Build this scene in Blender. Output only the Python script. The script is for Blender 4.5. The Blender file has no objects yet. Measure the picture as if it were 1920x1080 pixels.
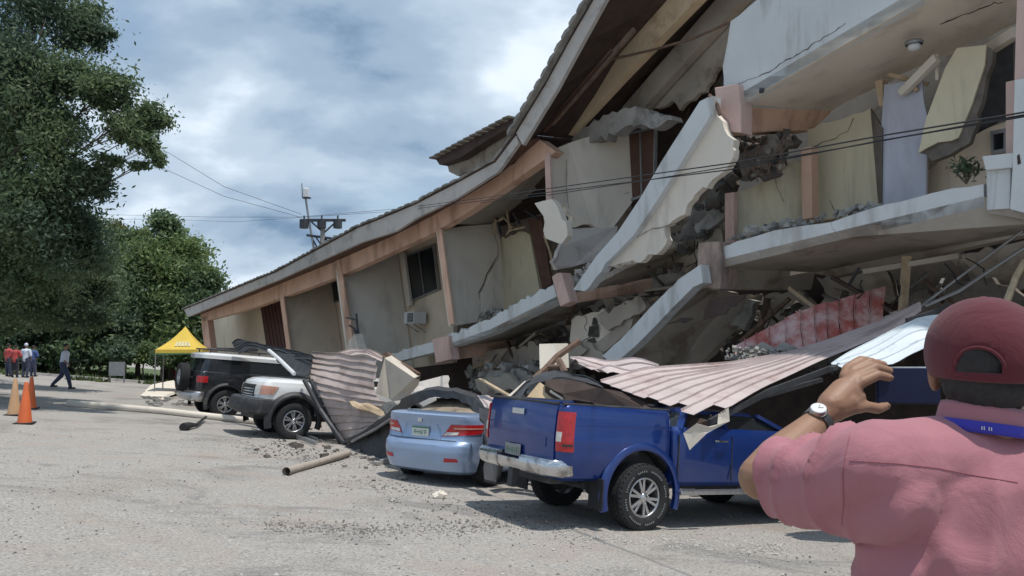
import bpy, bmesh, math, random
import numpy as np
from mathutils import Vector, Matrix, noise
from mathutils.bvhtree import BVHTree
V = Vector
S = bpy.context.scene
COL = S.collection
R = math.radians
# ---------------------------------------------------------------- camera
FPX = 1450.0
PITCH = math.atan(100 / FPX)
CAM = V((0, 0, 1.65))
cd = bpy.data.cameras.new('camera')
cam = bpy.data.objects.new('camera', cd); COL.objects.link(cam)
cam.location = CAM; cam.rotation_euler = (math.pi / 2 + PITCH, 0, 0)
cd.sensor_width = 36; cd.lens = FPX / 1920 * 36; cd.clip_start = 0.05; cd.clip_end = 3000
S.camera = cam
# ---------------------------------------------------------------- light
SUN_EL, SUN_AZ = R(74), R(-32)          # azimuth measured from +X towards +Y
sd = V((math.cos(SUN_AZ) * math.cos(SUN_EL), math.sin(SUN_AZ) * math.cos(SUN_EL), math.sin(SUN_EL)))
ld = bpy.data.lights.new('sun', 'SUN'); ld.energy = 2.6; ld.angle = R(0.8); ld.color = (1, .95, .88)
sun = bpy.data.objects.new('sun', ld); COL.objects.link(sun)
sun.rotation_euler = sd.to_track_quat('Z', 'Y').to_euler()
W = bpy.data.worlds.new('World'); S.world = W; W.use_nodes = True
nt = W.node_tree; nt.nodes.clear()
def N(t, kind, **kw):
    n = t.nodes.new(kind)
    for k, v in kw.items():
        if k in n.inputs: n.inputs[k].default_value = v
        else: setattr(n, k, v)
    return n
def ramp(t, stops, src=None, interp='EASE'):
    r = t.nodes.new('ShaderNodeValToRGB'); e = r.color_ramp; e.interpolation = interp
    while len(e.elements) < len(stops): e.elements.new(.5)
    for el, (p, c) in zip(e.elements, stops):
        el.position = p; el.color = c if len(c) == 4 else (*c, 1)
    if src is not None: t.links.new(src, r.inputs[0])
    return r
L = nt.links.new
sky = N(nt, 'ShaderNodeTexSky', sky_type='NISHITA'); sky.sun_disc = False
sky.sun_elevation = SUN_EL; sky.sun_rotation = math.pi / 2 - SUN_AZ
sky.air_density = 1.2; sky.dust_density = 1.0
bg1 = N(nt, 'ShaderNodeBackground', Strength=0.10); L(sky.outputs[0], bg1.inputs[0])
tc = N(nt, 'ShaderNodeTexCoord')
sep = N(nt, 'ShaderNodeSeparateXYZ'); L(tc.outputs['Generated'], sep.inputs[0])
zz = N(nt, 'ShaderNodeMath', operation='MAXIMUM'); L(sep.outputs[2], zz.inputs[0]); zz.inputs[1].default_value = 0.0
za = N(nt, 'ShaderNodeMath', operation='ADD'); L(zz.outputs[0], za.inputs[0]); za.inputs[1].default_value = 0.42
dv = N(nt, 'ShaderNodeVectorMath', operation='DIVIDE'); L(tc.outputs['Generated'], dv.inputs[0])
cb = N(nt, 'ShaderNodeCombineXYZ')
for i in range(3): L(za.outputs[0], cb.inputs[i])
L(cb.outputs[0], dv.inputs[1])
mp = N(nt, 'ShaderNodeMapping'); L(dv.outputs[0], mp.inputs[0])
mp.inputs['Location'].default_value = (5.1, 2.3, 0); mp.inputs['Rotation'].default_value = (0, 0, R(-20)); mp.inputs['Scale'].default_value = (1.25, 1.5, 1.5)
n1 = N(nt, 'ShaderNodeTexNoise', Scale=1.6, Detail=7.0, Roughness=.50, Distortion=.1); L(mp.outputs[0], n1.inputs[0])
n2 = N(nt, 'ShaderNodeTexNoise', Scale=1.9, Detail=7.0, Roughness=.50, Distortion=.08); L(mp.outputs[0], n2.inputs[0])
cover = ramp(nt, [(.32, (0, 0, 0)), (.50, (1, 1, 1))], n1.outputs[0])
shade = ramp(nt, [(.36, (.13, .205, .31)), (.46, (.255, .34, .44)), (.56, (.37, .455, .55)), (.69, (.60, .67, .75))], n2.outputs[0])
bg2 = N(nt, 'ShaderNodeBackground', Strength=1.1); L(shade.outputs[0], bg2.inputs[0])
mx = N(nt, 'ShaderNodeMixShader'); L(cover.outputs[0], mx.inputs[0]); L(bg1.outputs[0], mx.inputs[1]); L(bg2.outputs[0], mx.inputs[2])
wo = N(nt, 'ShaderNodeOutputWorld'); L(mx.outputs[0], wo.inputs[0])
S.view_settings.view_transform = 'Standard'; S.view_settings.look = 'None'
S.view_settings.exposure = .42; S.view_settings.gamma = 1
S.render.engine = 'CYCLES'
# ---------------------------------------------------------------- projections
RX, UP, FW = V((1, 0, 0)), V((0, -math.sin(PITCH), math.cos(PITCH))), V((0, math.cos(PITCH), math.sin(PITCH)))
GA, GB = -0.075, -0.052
BK = V((.8, .6, 0)); UU = V((-.6, .8, 0)); F0 = V((4.8, 13.1, 0))
def ray(px, py): return RX * ((px - 960) / FPX) + UP * ((540 - py) / FPX) + FW
def P(px, py, y):                       # the point seen at a pixel, y metres ahead
    d = ray(px, py); return CAM + d * (y / d.y)
def gz(x, y): return GA * x + GB * y
def gp(x, y, h=0): return V((x, y, gz(x, y) + h))
def G(px, py):                          # the ground seen at a pixel
    d = ray(px, py); return CAM + d * (-CAM.z / (d.z - GA * d.x - GB * d.y))
def F(px, py, off=0.0):                 # the point on the plane off metres behind the facade line
    d = ray(px, py); return CAM + d * (((F0 - CAM).dot(BK) + off) / d.dot(BK))
# ---------------------------------------------------------------- materials
def srgb(r, g, b):
    f = lambda c: (c / 255 / 12.92) if c / 255 <= .04045 else ((c / 255 + .055) / 1.055) ** 2.4
    return (f(r), f(g), f(b))
MATS = {}
def mat(name, c, rough=.8, var=.18, scale=3.0, bump=.15, metal=0.0, dirt=None, dirt_amt=.5, dscale=1.2, coat=0, bscale=None, streak=False, spec=.5, lo=.5, hi=.68, bdist=.02):
    m = bpy.data.materials.new(name); m.use_nodes = True; t = m.node_tree
    b = t.nodes['Principled BSDF']; b.inputs['Roughness'].default_value = rough; b.inputs['Metallic'].default_value = metal
    b.inputs['Specular IOR Level'].default_value = spec
    if coat: b.inputs['Coat Weight'].default_value = coat; b.inputs['Coat Roughness'].default_value = .04
    co = N(t, 'ShaderNodeNewGeometry'); pos = co.outputs['Position']
    if streak:
        mpp = N(t, 'ShaderNodeMapping'); mpp.inputs['Scale'].default_value = (1, 1, .22); t.links.new(pos, mpp.inputs[0]); spos = mpp.outputs[0]
    else: spos = pos
    na = N(t, 'ShaderNodeTexNoise', Scale=scale, Detail=6.0, Roughness=.6); t.links.new(pos, na.inputs[0])
    r = ramp(t, [(.3, tuple(x * (1 - var) for x in c)), (.7, tuple(min(1, x * (1 + var)) for x in c))], na.outputs[0], 'LINEAR')
    out = r.outputs[0]
    if dirt:
        nb = N(t, 'ShaderNodeTexNoise', Scale=dscale, Detail=8.0, Roughness=.65, Distortion=.4); t.links.new(spos, nb.inputs[0])
        rr = ramp(t, [(lo, (0, 0, 0)), (hi, (dirt_amt,) * 3)], nb.outputs[0])
        mm = N(t, 'ShaderNodeMix', data_type='RGBA'); t.links.new(rr.outputs[0], mm.inputs[0]); t.links.new(out, mm.inputs[6])
        mm.inputs[7].default_value = (*dirt, 1); out = mm.outputs[2]
    t.links.new(out, b.inputs['Base Color'])
    if bump:
        nc = N(t, 'ShaderNodeTexNoise', Scale=bscale or scale * 8, Detail=6.0, Roughness=.65); t.links.new(pos, nc.inputs[0])
        bb = N(t, 'ShaderNodeBump', Strength=bump, Distance=bdist); t.links.new(nc.outputs[0], bb.inputs['Height']); t.links.new(bb.outputs[0], b.inputs['Normal'])
    MATS[name] = m; return m
mat('cream', (.74, .63, .49), .9, .08, .8, .3, dirt=(.42, .36, .29), dirt_amt=.5, dscale=.9, streak=True, bscale=14)
mat('cream_pale', (.71, .65, .56), .9, .07, .8, .3, dirt=(.42, .38, .33), dirt_amt=.5, dscale=1.3, streak=True, bscale=14)
mat('yellow_wall', (.64, .58, .42), .9, .08, .8, .25, dirt=(.34, .31, .24), dirt_amt=.6, dscale=1.4, streak=True, bscale=14)
mat('blue_wall', (.50, .52, .60), .85, .08, .8, .25, dirt=(.32, .33, .38), dirt_amt=.5, dscale=1.2, streak=True, bscale=14)
mat('whitewash', (.60, .62, .62), .85, .08, .8, .3, dirt=(.33, .32, .30), dirt_amt=.65, dscale=1.6, streak=True, bscale=16)
mat('peach', (.64, .42, .31), .85, .14, 1.2, .3, dirt=(.33, .19, .13), dirt_amt=.7, dscale=1.6, streak=True, bscale=14)
mat('pink_paint', (.58, .41, .36), .85, .12, 1.2, .3, dirt=(.36, .24, .20), dirt_amt=.6, dscale=2, streak=True, bscale=14)
mat('ochre', (.58, .45, .30), .85, .14, 1.2, .3, dirt=(.29, .20, .12), dirt_amt=.7, dscale=1.2, bscale=14)
mat('fascia', (.50, .47, .44), .85, .12, 1.0, .25, dirt=(.26, .24, .22), dirt_amt=.7, dscale=1.4, bscale=14)
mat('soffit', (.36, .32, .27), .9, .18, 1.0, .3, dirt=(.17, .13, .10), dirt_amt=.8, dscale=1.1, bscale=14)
mat('concrete', (.32, .31, .29), .95, .25, 2.0, .6, dirt=(.15, .14, .12), dirt_amt=.8, dscale=2.2, bscale=20)
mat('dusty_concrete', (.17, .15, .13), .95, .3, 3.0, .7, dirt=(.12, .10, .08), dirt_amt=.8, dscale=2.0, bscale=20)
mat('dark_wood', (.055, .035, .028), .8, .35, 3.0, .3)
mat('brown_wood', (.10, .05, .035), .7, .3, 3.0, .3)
mat('timber', (.46, .36, .24), .85, .2, 5.0, .3, dirt=(.24, .18, .12), dirt_amt=.6, dscale=3)
mat('plywood', (.55, .42, .27), .85, .15, 4.0, .2, dirt=(.33, .25, .17), dirt_amt=.5, dscale=3)
mat('roof_tile', (.25, .235, .21), .9, .35, 2.5, .5, dirt=(.12, .11, .10), dirt_amt=.7, dscale=3)
mat('glass_dark', (.018, .022, .026), .12, .1, 1, 0, spec=.6)
mat('metal_grey', (.30, .31, .32), .5, .15, 4, .1, metal=.6)
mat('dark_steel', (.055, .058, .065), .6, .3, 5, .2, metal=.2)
mat('rust_steel', (.14, .09, .065), .85, .35, 7, .3)
mat('door_red', (.075, .02, .018), .6, .3, 4, .2)
mat('black_rubber', (.022, .022, .024), .85, .3, 14, .4)
mat('white_plastic', (.66, .67, .68), .5, .06, 4, .05)
mat('wire_black', (.02, .02, .022), .7, .1, 4, 0)
# painted roofing sheet: faded pink over old red
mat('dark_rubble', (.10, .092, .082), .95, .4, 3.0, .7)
mat('worn_pink', (.36, .27, .23), .9, .3, 3, .4, dirt=(.14, .12, .11), dirt_amt=.8, dscale=4, streak=True)
mat('dusty_sheet', (.43, .36, .335), .75, .14, 1.8, .15, dirt=(.24, .18, .155), dirt_amt=.7, dscale=2.2, bscale=25, lo=.45, hi=.7)
mat('pipe_tan', (.40, .35, .30), .85, .12, 4, .2, dirt=(.2, .17, .15), dirt_amt=.5, dscale=4)
mat('pink_sheet', (.54, .46, .45), .6, .10, 1.5, .12, dirt=(.30, .19, .175), dirt_amt=.65, dscale=1.8, bscale=25, lo=.48, hi=.75)
mat('pink_seam', (.30, .20, .19), .7, .25, 6, .2)
mat('red_sheet', (.36, .085, .07), .6, .2, 2.5, .15, dirt=(.58, .45, .43), dirt_amt=.85, dscale=2.4, bscale=25, lo=.36, hi=.66)
mat('sheet_white', (.66, .72, .76), .5, .06, 2.5, .12, dirt=(.42, .44, .44), dirt_amt=.5, dscale=2.8)
# ---------------------------------------------------------------- objects
def tag(o, label=None, cat=None, group=None, kind=None):
    if label: o['label'] = label
    if cat: o['category'] = cat
    if group: o['group'] = group
    if kind: o['kind'] = kind
    return o
def thing(name, label, cat, loc=(0, 0, 0), group=None, rot=None):
    o = bpy.data.objects.new(name, None); COL.objects.link(o); o.location = loc; o.empty_display_size = .2
    if rot is not None: o.rotation_euler = rot
    return tag(o, label, cat, group)
def wloc(p):
    v = V((0, 0, 0))
    while p is not None: v += p.location; p = p.parent
    return v
class MB:
    def __init__(s): s.v = []; s.f = []; s.m = []; s.mi = 0
    def add(s, vs, fs):
        n = len(s.v); s.v += [V(v) for v in vs]; s.f += [tuple(i + n for i in f) for f in fs]; s.m += [s.mi] * len(fs); return s
    def prism(s, pts, ext):
        n = len(pts); pts = [V(p) for p in pts]; e = V(ext)
        return s.add(pts + [p + e for p in pts], [tuple(range(n))[::-1], tuple(range(n, 2 * n))] + [(i, (i + 1) % n, n + (i + 1) % n, n + i) for i in range(n)])
    def box(s, c, d, rot=None):
        c = V(c); hx, hy, hz = d[0] / 2, d[1] / 2, d[2] / 2
        vs = [V((x, y, z)) for z in (-hz, hz) for x, y in ((-hx, -hy), (hx, -hy), (hx, hy), (-hx, hy))]
        if rot is not None:
            rm = rot if isinstance(rot, Matrix) else Matrix.Rotation(rot, 3, 'Z')
            vs = [rm @ v for v in vs]
        return s.add([v + c for v in vs], [(3, 2, 1, 0), (4, 5, 6, 7), (0, 1, 5, 4), (1, 2, 6, 5), (2, 3, 7, 6), (3, 0, 4, 7)])
    def bar(s, a, b, w, h=None, up=(0, 0, 1)):
        a, b = V(a), V(b); d = (b - a).normalized(); sx = d.cross(V(up))
        if sx.length < 1e-4: sx = V((1, 0, 0))
        sx.normalize(); u = sx.cross(d).normalized(); h = h or w
        q = [sx * (i * w / 2) + u * (j * h / 2) for i, j in ((-1, -1), (1, -1), (1, 1), (-1, 1))]
        return s.add([a + k for k in q] + [b + k for k in q], [(3, 2, 1, 0), (4, 5, 6, 7), (0, 1, 5, 4), (1, 2, 6, 5), (2, 3, 7, 6), (3, 0, 4, 7)])
    def tube(s, pts, r, n=8, cap=True, close=False):
        pts = [V(p) for p in pts]; rs = r if isinstance(r, (list, tuple)) else [r] * len(pts); k = len(s.v); rings = []
        pr = None
        for i, p in enumerate(pts):
            d = ((pts[min(i + 1, len(pts) - 1)] - pts[max(i - 1, 0)])).normalized()
            if pr is None: pr = d.orthogonal().normalized()
            pr = (pr - d * pr.dot(d)); pr = pr.normalized() if pr.length > 1e-6 else d.orthogonal().normalized()
            q = d.cross(pr)
            rings.append([p + (pr * math.cos(2 * math.pi * j / n) + q * math.sin(2 * math.pi * j / n)) * rs[i] for j in range(n)])
        vs = [v for rg in rings for v in rg]; fs = []
        for i in range(len(pts) - 1):
            for j in range(n): fs.append((i * n + j, i * n + (j + 1) % n, (i + 1) * n + (j + 1) % n, (i + 1) * n + j))
        if cap: fs += [tuple(range(n))[::-1], tuple(range((len(pts) - 1) * n, len(pts) * n))]
        return s.add(vs, fs)
    def ball(s, c, r, nu=12, nv=8, rot=None):
        c = V(c); rr = r if hasattr(r, '__len__') else (r, r, r); vs = []; fs = []
        for i in range(nv + 1):
            a = math.pi * i / nv
            for j in range(nu):
                b = 2 * math.pi * j / nu; q = V((rr[0] * math.sin(a) * math.cos(b), rr[1] * math.sin(a) * math.sin(b), rr[2] * math.cos(a)))
                if rot is not None: q = rot @ q
                vs.append(c + q)
        for i in range(nv):
            for j in range(nu): fs.append((i * nu + j, (i + 1) * nu + j, (i + 1) * nu + (j + 1) % nu, i * nu + (j + 1) % nu))
        return s.add(vs, fs)
    def lathe(s, prof, M, n=32, close=False):
        k = len(prof); vs = []; fs = []
        for j in range(n):
            a = 2 * math.pi * j / n
            for (r, h) in prof: vs.append(M @ V((r * math.cos(a), h, r * math.sin(a))))
        for j in range(n):
            for i in range(k - 1): fs.append((j * k + i, j * k + i + 1, ((j + 1) % n) * k + i + 1, ((j + 1) % n) * k + i))
        return s.add(vs, fs)
    def grid(s, fn, nu, nv):
        vs = [fn(i / nu, j / nv) for j in range(nv + 1) for i in range(nu + 1)]
        return s.add(vs, [(j * (nu + 1) + i, j * (nu + 1) + i + 1, (j + 1) * (nu + 1) + i + 1, (j + 1) * (nu + 1) + i) for j in range(nv) for i in range(nu)])
    def build(s, name, mats, parent=None, smooth=False, bevel=0, local=False, seg=2, clean=True):
        me = bpy.data.meshes.new(name)
        if parent is None: 
            xs = [v.x for v in s.v]; ys = [v.y for v in s.v]
            org = V(((min(xs) + max(xs)) / 2, (min(ys) + max(ys)) / 2, min(v.z for v in s.v)))
        else: org = V((0, 0, 0)) if local else wloc(parent)
        me.from_pydata([tuple(v - org) for v in s.v], [], s.f)
        ms = mats if isinstance(mats, (list, tuple)) else [mats]
        for m in ms: me.materials.append(MATS[m] if isinstance(m, str) else m)
        me.polygons.foreach_set('material_index', s.m)
        if clean:
            bm = bmesh.new(); bm.from_mesh(me); bmesh.ops.recalc_face_normals(bm, faces=bm.faces); bm.to_mesh(me); bm.free()
        if smooth: me.polygons.foreach_set('use_smooth', [True] * len(me.polygons))
        me.update()
        o = bpy.data.objects.new(name, me); COL.objects.link(o); o.parent = parent
        if parent is None: o.location = org
        if bevel:
            md = o.modifiers.new('bevel', 'BEVEL'); md.width = bevel; md.segments = seg; md.limit_method = 'ANGLE'; md.angle_limit = R(35)
        return o
def copy_tree(o, parent=None):
    c = o.copy(); COL.objects.link(c); c.parent = parent
    for ch in list(o.children): copy_tree(ch, c)
    return c
rnd = random.Random(7)
def jag(pts, edges, amp=.05, step=.14, seed=1):
    """breaks the given edges of a polygon into an irregular torn line"""
    rr = random.Random(seed); out = []; n = len(pts); nrm = V((0, 0, 0))
    for i in range(n): nrm += (pts[i] - pts[0]).cross(pts[(i + 1) % n] - pts[0])
    nrm.normalize()
    for i in range(n):
        a, b = pts[i], pts[(i + 1) % n]; out.append(a)
        if edges == 'all' or i in edges:
            k = max(1, int((b - a).length / step)); s = (b - a).normalized().cross(nrm)
            for j in range(1, k):
                t = (j + rr.uniform(-.35, .35)) / k
                out.append(a.lerp(b, t) + s * rr.gauss(0, amp))
    return out
_sd = [0]
def slab(name, pts, th, m, parent, edges=(), amp=.05, off=0.0, ext=None, bevel=0, step=.14):
    _sd[0] += 1
    q = [F(p[0], p[1], p[2] if len(p) > 2 else off) for p in pts]
    if edges: q = jag(q, edges, amp, step, _sd[0])
    mb = MB(); mb.prism(q, ext if ext is not None else BK * th)
    return mb.build(name, m, parent, bevel=bevel)
def smooth_eval(o, name=None):
    dg = bpy.context.evaluated_depsgraph_get(); me = bpy.data.meshes.new_from_object(o.evaluated_get(dg)); o.modifiers.clear(); o.data = me
    return o
# ================================================================ ground
def ground_mat():
    m = bpy.data.materials.new('gravel_lot'); m.use_nodes = True; t = m.node_tree; b = t.nodes['Principled BSDF']
    b.inputs['Roughness'].default_value = .95; g = N(t, 'ShaderNodeNewGeometry'); pos = g.outputs['Position']; l = t.links.new
    def nz(sc, d=6, r=.6, dist=0, st=None):
        n = N(t, 'ShaderNodeTexNoise', Scale=sc, Detail=float(d), Roughness=r, Distortion=dist)
        if st:
            mp = N(t, 'ShaderNodeMapping'); mp.inputs['Scale'].default_value = st; l(pos, mp.inputs[0]); l(mp.outputs[0], n.inputs[0])
        else: l(pos, n.inputs[0])
        return n.outputs[0]
    base = ramp(t, [(.33, (.285, .268, .245)), (.50, (.385, .362, .335)), (.72, (.33, .298, .265))], nz(.35, 8, .6, .5))
    grit = ramp(t, [(.30, (.30, .30, .30)), (.5, (.95, .95, .95)), (.66, (1.4, 1.38, 1.35))], nz(38, 3, .75), 'LINEAR')
    mul = N(t, 'ShaderNodeMix', data_type='RGBA', blend_type='MULTIPLY'); mul.inputs[0].default_value = .75
    l(base.outputs[0], mul.inputs[6]); l(grit.outputs[0], mul.inputs[7])
    damp = ramp(t, [(.52, (0, 0, 0)), (.64, (.6, .6, .6))], nz(.42, 9, .72, .7, (1, 1.6, 1)))
    m2 = N(t, 'ShaderNodeMix', data_type='RGBA'); l(damp.outputs[0], m2.inputs[0]); l(mul.outputs[2], m2.inputs[6]); m2.inputs[7].default_value = (.165, .16, .157, 1)
    sand = ramp(t, [(.52, (0, 0, 0)), (.64, (.4, .4, .4))], nz(.7, 6, .62, .4, (1, 1.4, 1)))
    m3 = N(t, 'ShaderNodeMix', data_type='RGBA'); l(sand.outputs[0], m3.inputs[0]); l(m2.outputs[2], m3.inputs[6]); m3.inputs[7].default_value = (.37, .30, .255, 1)
    l(m3.outputs[2], b.inputs['Base Color'])
    vor = N(t, 'ShaderNodeTexVoronoi', Scale=24.0); l(pos, vor.inputs[0])
    b1 = N(t, 'ShaderNodeBump', Strength=.55, Distance=.02); l(vor.outputs[0], b1.inputs['Height'])
    b2 = N(t, 'ShaderNodeBump', Strength=.6, Distance=.06); l(nz(7, 8, .7), b2.inputs['Height']); l(b1.outputs[0], b2.inputs['Normal'])
    l(b2.outputs[0], b.inputs['Normal']); MATS['gravel_lot'] = m
ground_mat()
def gh(x, y):
    d = math.hypot(x, y)
    b = .02 * noise.noise(V((x * .5, y * .5, 0))) + .012 * noise.noise(V((x * 1.7, y * 1.7, 3)))
    return gz(x, y) + b * min(1, max(0, (28 - d) / 10)) * 1.0
mb = MB()
xs = sorted(set([-900, -400, -150, -80] + [i * .5 for i in range(-60, 41)] + [30, 60, 150, 400, 900]))
ys = sorted(set([-60, -20, -8, -3] + [i * .5 for i in range(0, 81)] + [45, 50, 60, 80, 120, 200, 400, 1200]))
def far(x, y):
    lim = 90.0                                           # the lot's slope eases out into level land
    cx = max(-60, min(60, x)); cy = max(-10, min(lim, y))
    return gh(cx, cy)
nx = len(xs)
mb.add([(x, y, far(x, y)) for y in ys for x in xs], [(j * nx + i, j * nx + i + 1, (j + 1) * nx + i + 1, (j + 1) * nx + i) for j in range(len(ys) - 1) for i in range(nx - 1)])
g = mb.build('ground', 'gravel_lot', smooth=True); tag(g, kind='structure')
g.location = g.location
# loose stones, one joined scatter
def pebbles(name, n, fn, m, seed, smin, smax, label, parent=None):
    rr = random.Random(seed); mb = MB()
    base = [V(p) for p in ((1, 0, 0), (-1, 0, 0), (0, 1, 0), (0, -1, 0), (0, 0, 1), (0, 0, -1))]
    fs = [(0, 2, 4), (2, 1, 4), (1, 3, 4), (3, 0, 4), (2, 0, 5), (1, 2, 5), (3, 1, 5), (0, 3, 5)]
    vs = []; ff = []
    for i in range(n):
        p = fn(rr)
        if p is None: continue
        s = smin + (smax - smin) * rr.random() ** 3; rm = Matrix.Rotation(rr.uniform(0, 6.3), 3, 'Z') @ Matrix.Rotation(rr.uniform(-.5, .5), 3, 'X')
        k = len(vs); vs += [p + rm @ V((q.x * s * rr.uniform(.7, 1.3), q.y * s * rr.uniform(.6, 1.1), q.z * s * rr.uniform(.4, .8))) for q in base]
        ff += [tuple(a + k for a in f) for f in fs]
    mb.add(vs, ff)
    o = mb.build(name, m, parent, clean=False); tag(o, label, None, None, 'stuff'); return o
mat('stone_pale', (.46, .44, .41), .95, .3, 6, .3)
mat('stone_dark', (.20, .185, .17), .95, .35, 6, .3)
def near_g(rr):
    y = 2.2 + 15 * rr.random() ** 1.6; x = rr.uniform(-.72, .5) * y
    return gp(x, y, .004)
pebbles('gravel', 6000, near_g, 'stone_pale', 3, .006, .022, 'loose pale gravel scattered over the open lot')
pebbles('gravel', 3500, near_g, 'stone_dark', 4, .005, .02, 'loose dark gravel scattered over the open lot')
def by_cars(rr):
    t = rr.random(); c = V((.1, 9.6, 0)).lerp(V((-5.2, 16.5, 0)), t) + V((rr.gauss(-.1, .55), rr.gauss(-.2, .55), 0)); return gp(c.x, c.y, .004)
pebbles('debris_crumbs', 1300, by_cars, 'stone_dark', 5, .008, .03, 'dark crumbs of debris beside the parked vehicles')
# far verge
mat('grass', (.075, .11, .035), .95, .4, 1.2, .5, dirt=(.16, .15, .08), dirt_amt=.6, dscale=.5)
mat('road_earth', (.36, .33, .29), .95, .15, 1.2, .3)
mb = MB(); rr = random.Random(9); vs = []; ff = []
for i in range(26000):
    y = rr.uniform(41, 60); x = rr.uniform(-62, -9)
    if y < 46.5 and noise.noise(V((x * .35, y * .35, 5))) < .05: continue
    p = V((x, y, gz(x, y))); h = rr.uniform(.08, .32); a = rr.uniform(0, 3.14); w = V((math.cos(a), math.sin(a), 0)) * rr.uniform(.05, .12)
    k = len(vs); vs += [p - w, p + w, p + V((rr.gauss(0, .06), rr.gauss(0, .06), h))]; ff.append((k, k + 1, k + 2))
mb.add(vs, ff); tag(mb.build('grass', 'grass', clean=False), 'rough grass on the verge below the far trees', None, None, 'stuff')
mb = MB(); mb.add([gp(-62, 45, .02), gp(-8, 45, .02), gp(-8, 92, .02), gp(-62, 92, .02)], [(0, 1, 2, 3)])
tag(mb.build('grass_verge', 'grass'), kind='structure')
# ================================================================ trees
def leaf_mat(name, c1, c2, c3):
    m = bpy.data.materials.new(name); m.use_nodes = True; t = m.node_tree; b = t.nodes['Principled BSDF']; l = t.links.new
    g = N(t, 'ShaderNodeNewGeometry')
    r = ramp(t, [(0, c1), (.55, c2), (1, c3)], g.outputs['Random Per Island'], 'LINEAR')
    n = N(t, 'ShaderNodeTexNoise', Scale=.35, Detail=4.0); l(g.outputs['Position'], n.inputs[0])
    r2 = ramp(t, [(.35, (.7, .75, .8)), (.65, (1.25, 1.2, .95))], n.outputs[0])
    mm = N(t, 'ShaderNodeMix', data_type='RGBA', blend_type='MULTIPLY'); mm.inputs[0].default_value = 1; l(r.outputs[0], mm.inputs[6]); l(r2.outputs[0], mm.inputs[7])
    l(mm.outputs[2], b.inputs['Base Color']); b.inputs['Roughness'].default_value = .6
    tr = N(t, 'ShaderNodeBsdfTranslucent'); l(mm.outputs[2], tr.inputs[0])
    ms = N(t, 'ShaderNodeMixShader'); ms.inputs[0].default_value = .42; l(b.outputs[0], ms.inputs[1]); l(tr.outputs[0], ms.inputs[2])
    l(ms.outputs[0], t.nodes['Material Output'].inputs[0]); MATS[name] = m
leaf_mat('leaf_dark', (.08, .13, .083), (.12, .175, .105), (.16, .225, .13))
leaf_mat('leaf_mid', (.10, .16, .08), (.15, .22, .10), (.21, .275, .13))
leaf_mat('leaf_yellow', (.09, .12, .04), (.15, .17, .06), (.22, .22, .09))
mat('bark', (.16, .13, .10), .95, .3, 3, .7)
mat('bark_pale', (.34, .31, .27), .95, .3, 3, .6)
def leaves(blobs, per, size, seed, fill=.5, droop=0.0):
    """many small folded leaves spread in lumpy clusters; blobs = (centre, radius)"""
    r = np.random.default_rng(seed); C = []; 
    for (c, rad, k) in blobs:
        nclump = max(4, int(9 * k)); cc = r.normal(size=(nclump, 3)); cc /= np.linalg.norm(cc, axis=1)[:, None]
        cc *= (rad * (fill + (1 - fill) * r.random(nclump)) * .85)[:, None]; cc[:, 2] *= .8; cc += np.array(c)
        n = int(per * k)
        idx = r.integers(0, nclump, n); off = np.clip(r.normal(size=(n, 3)), -1.9, 1.9) * rad * (.18 + .30 * r.random((n, 1)) ** 2); off[:, 2] *= .75
        C.append(cc[idx] + off)
    C = np.concatenate(C); n = len(C)
    a = r.normal(size=(n, 3)); a[:, 2] -= droop; a /= np.linalg.norm(a, axis=1)[:, None]
    b = np.cross(a, r.normal(size=(n, 3))); b /= np.linalg.norm(b, axis=1)[:, None]
    nn = np.cross(a, b)
    s = size * (.6 + .8 * r.random(n))[:, None]
    v = np.stack([C - a * s, C + b * s * .42 + nn * s * .12, C + a * s, C - b * s * .42 + nn * s * .12], 1).reshape(-1, 3)
    return v, n
def leaf_obj(name, v, n, m, parent):
    org = np.array(wloc(parent)); me = bpy.data.meshes.new(name); me.vertices.add(4 * n); me.vertices.foreach_set('co', (v - org).astype(np.float32).ravel())
    me.loops.add(4 * n); me.loops.foreach_set('vertex_index', np.arange(4 * n, dtype=np.int32)); me.polygons.add(n)
    me.polygons.foreach_set('loop_start', np.arange(0, 4 * n, 4, dtype=np.int32)); me.polygons.foreach_set('loop_total', np.full(n, 4, dtype=np.int32))
    me.materials.append(MATS[m]); me.update(calc_edges=True)
    o = bpy.data.objects.new(name, me); COL.objects.link(o); o.parent = parent; return o
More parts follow.
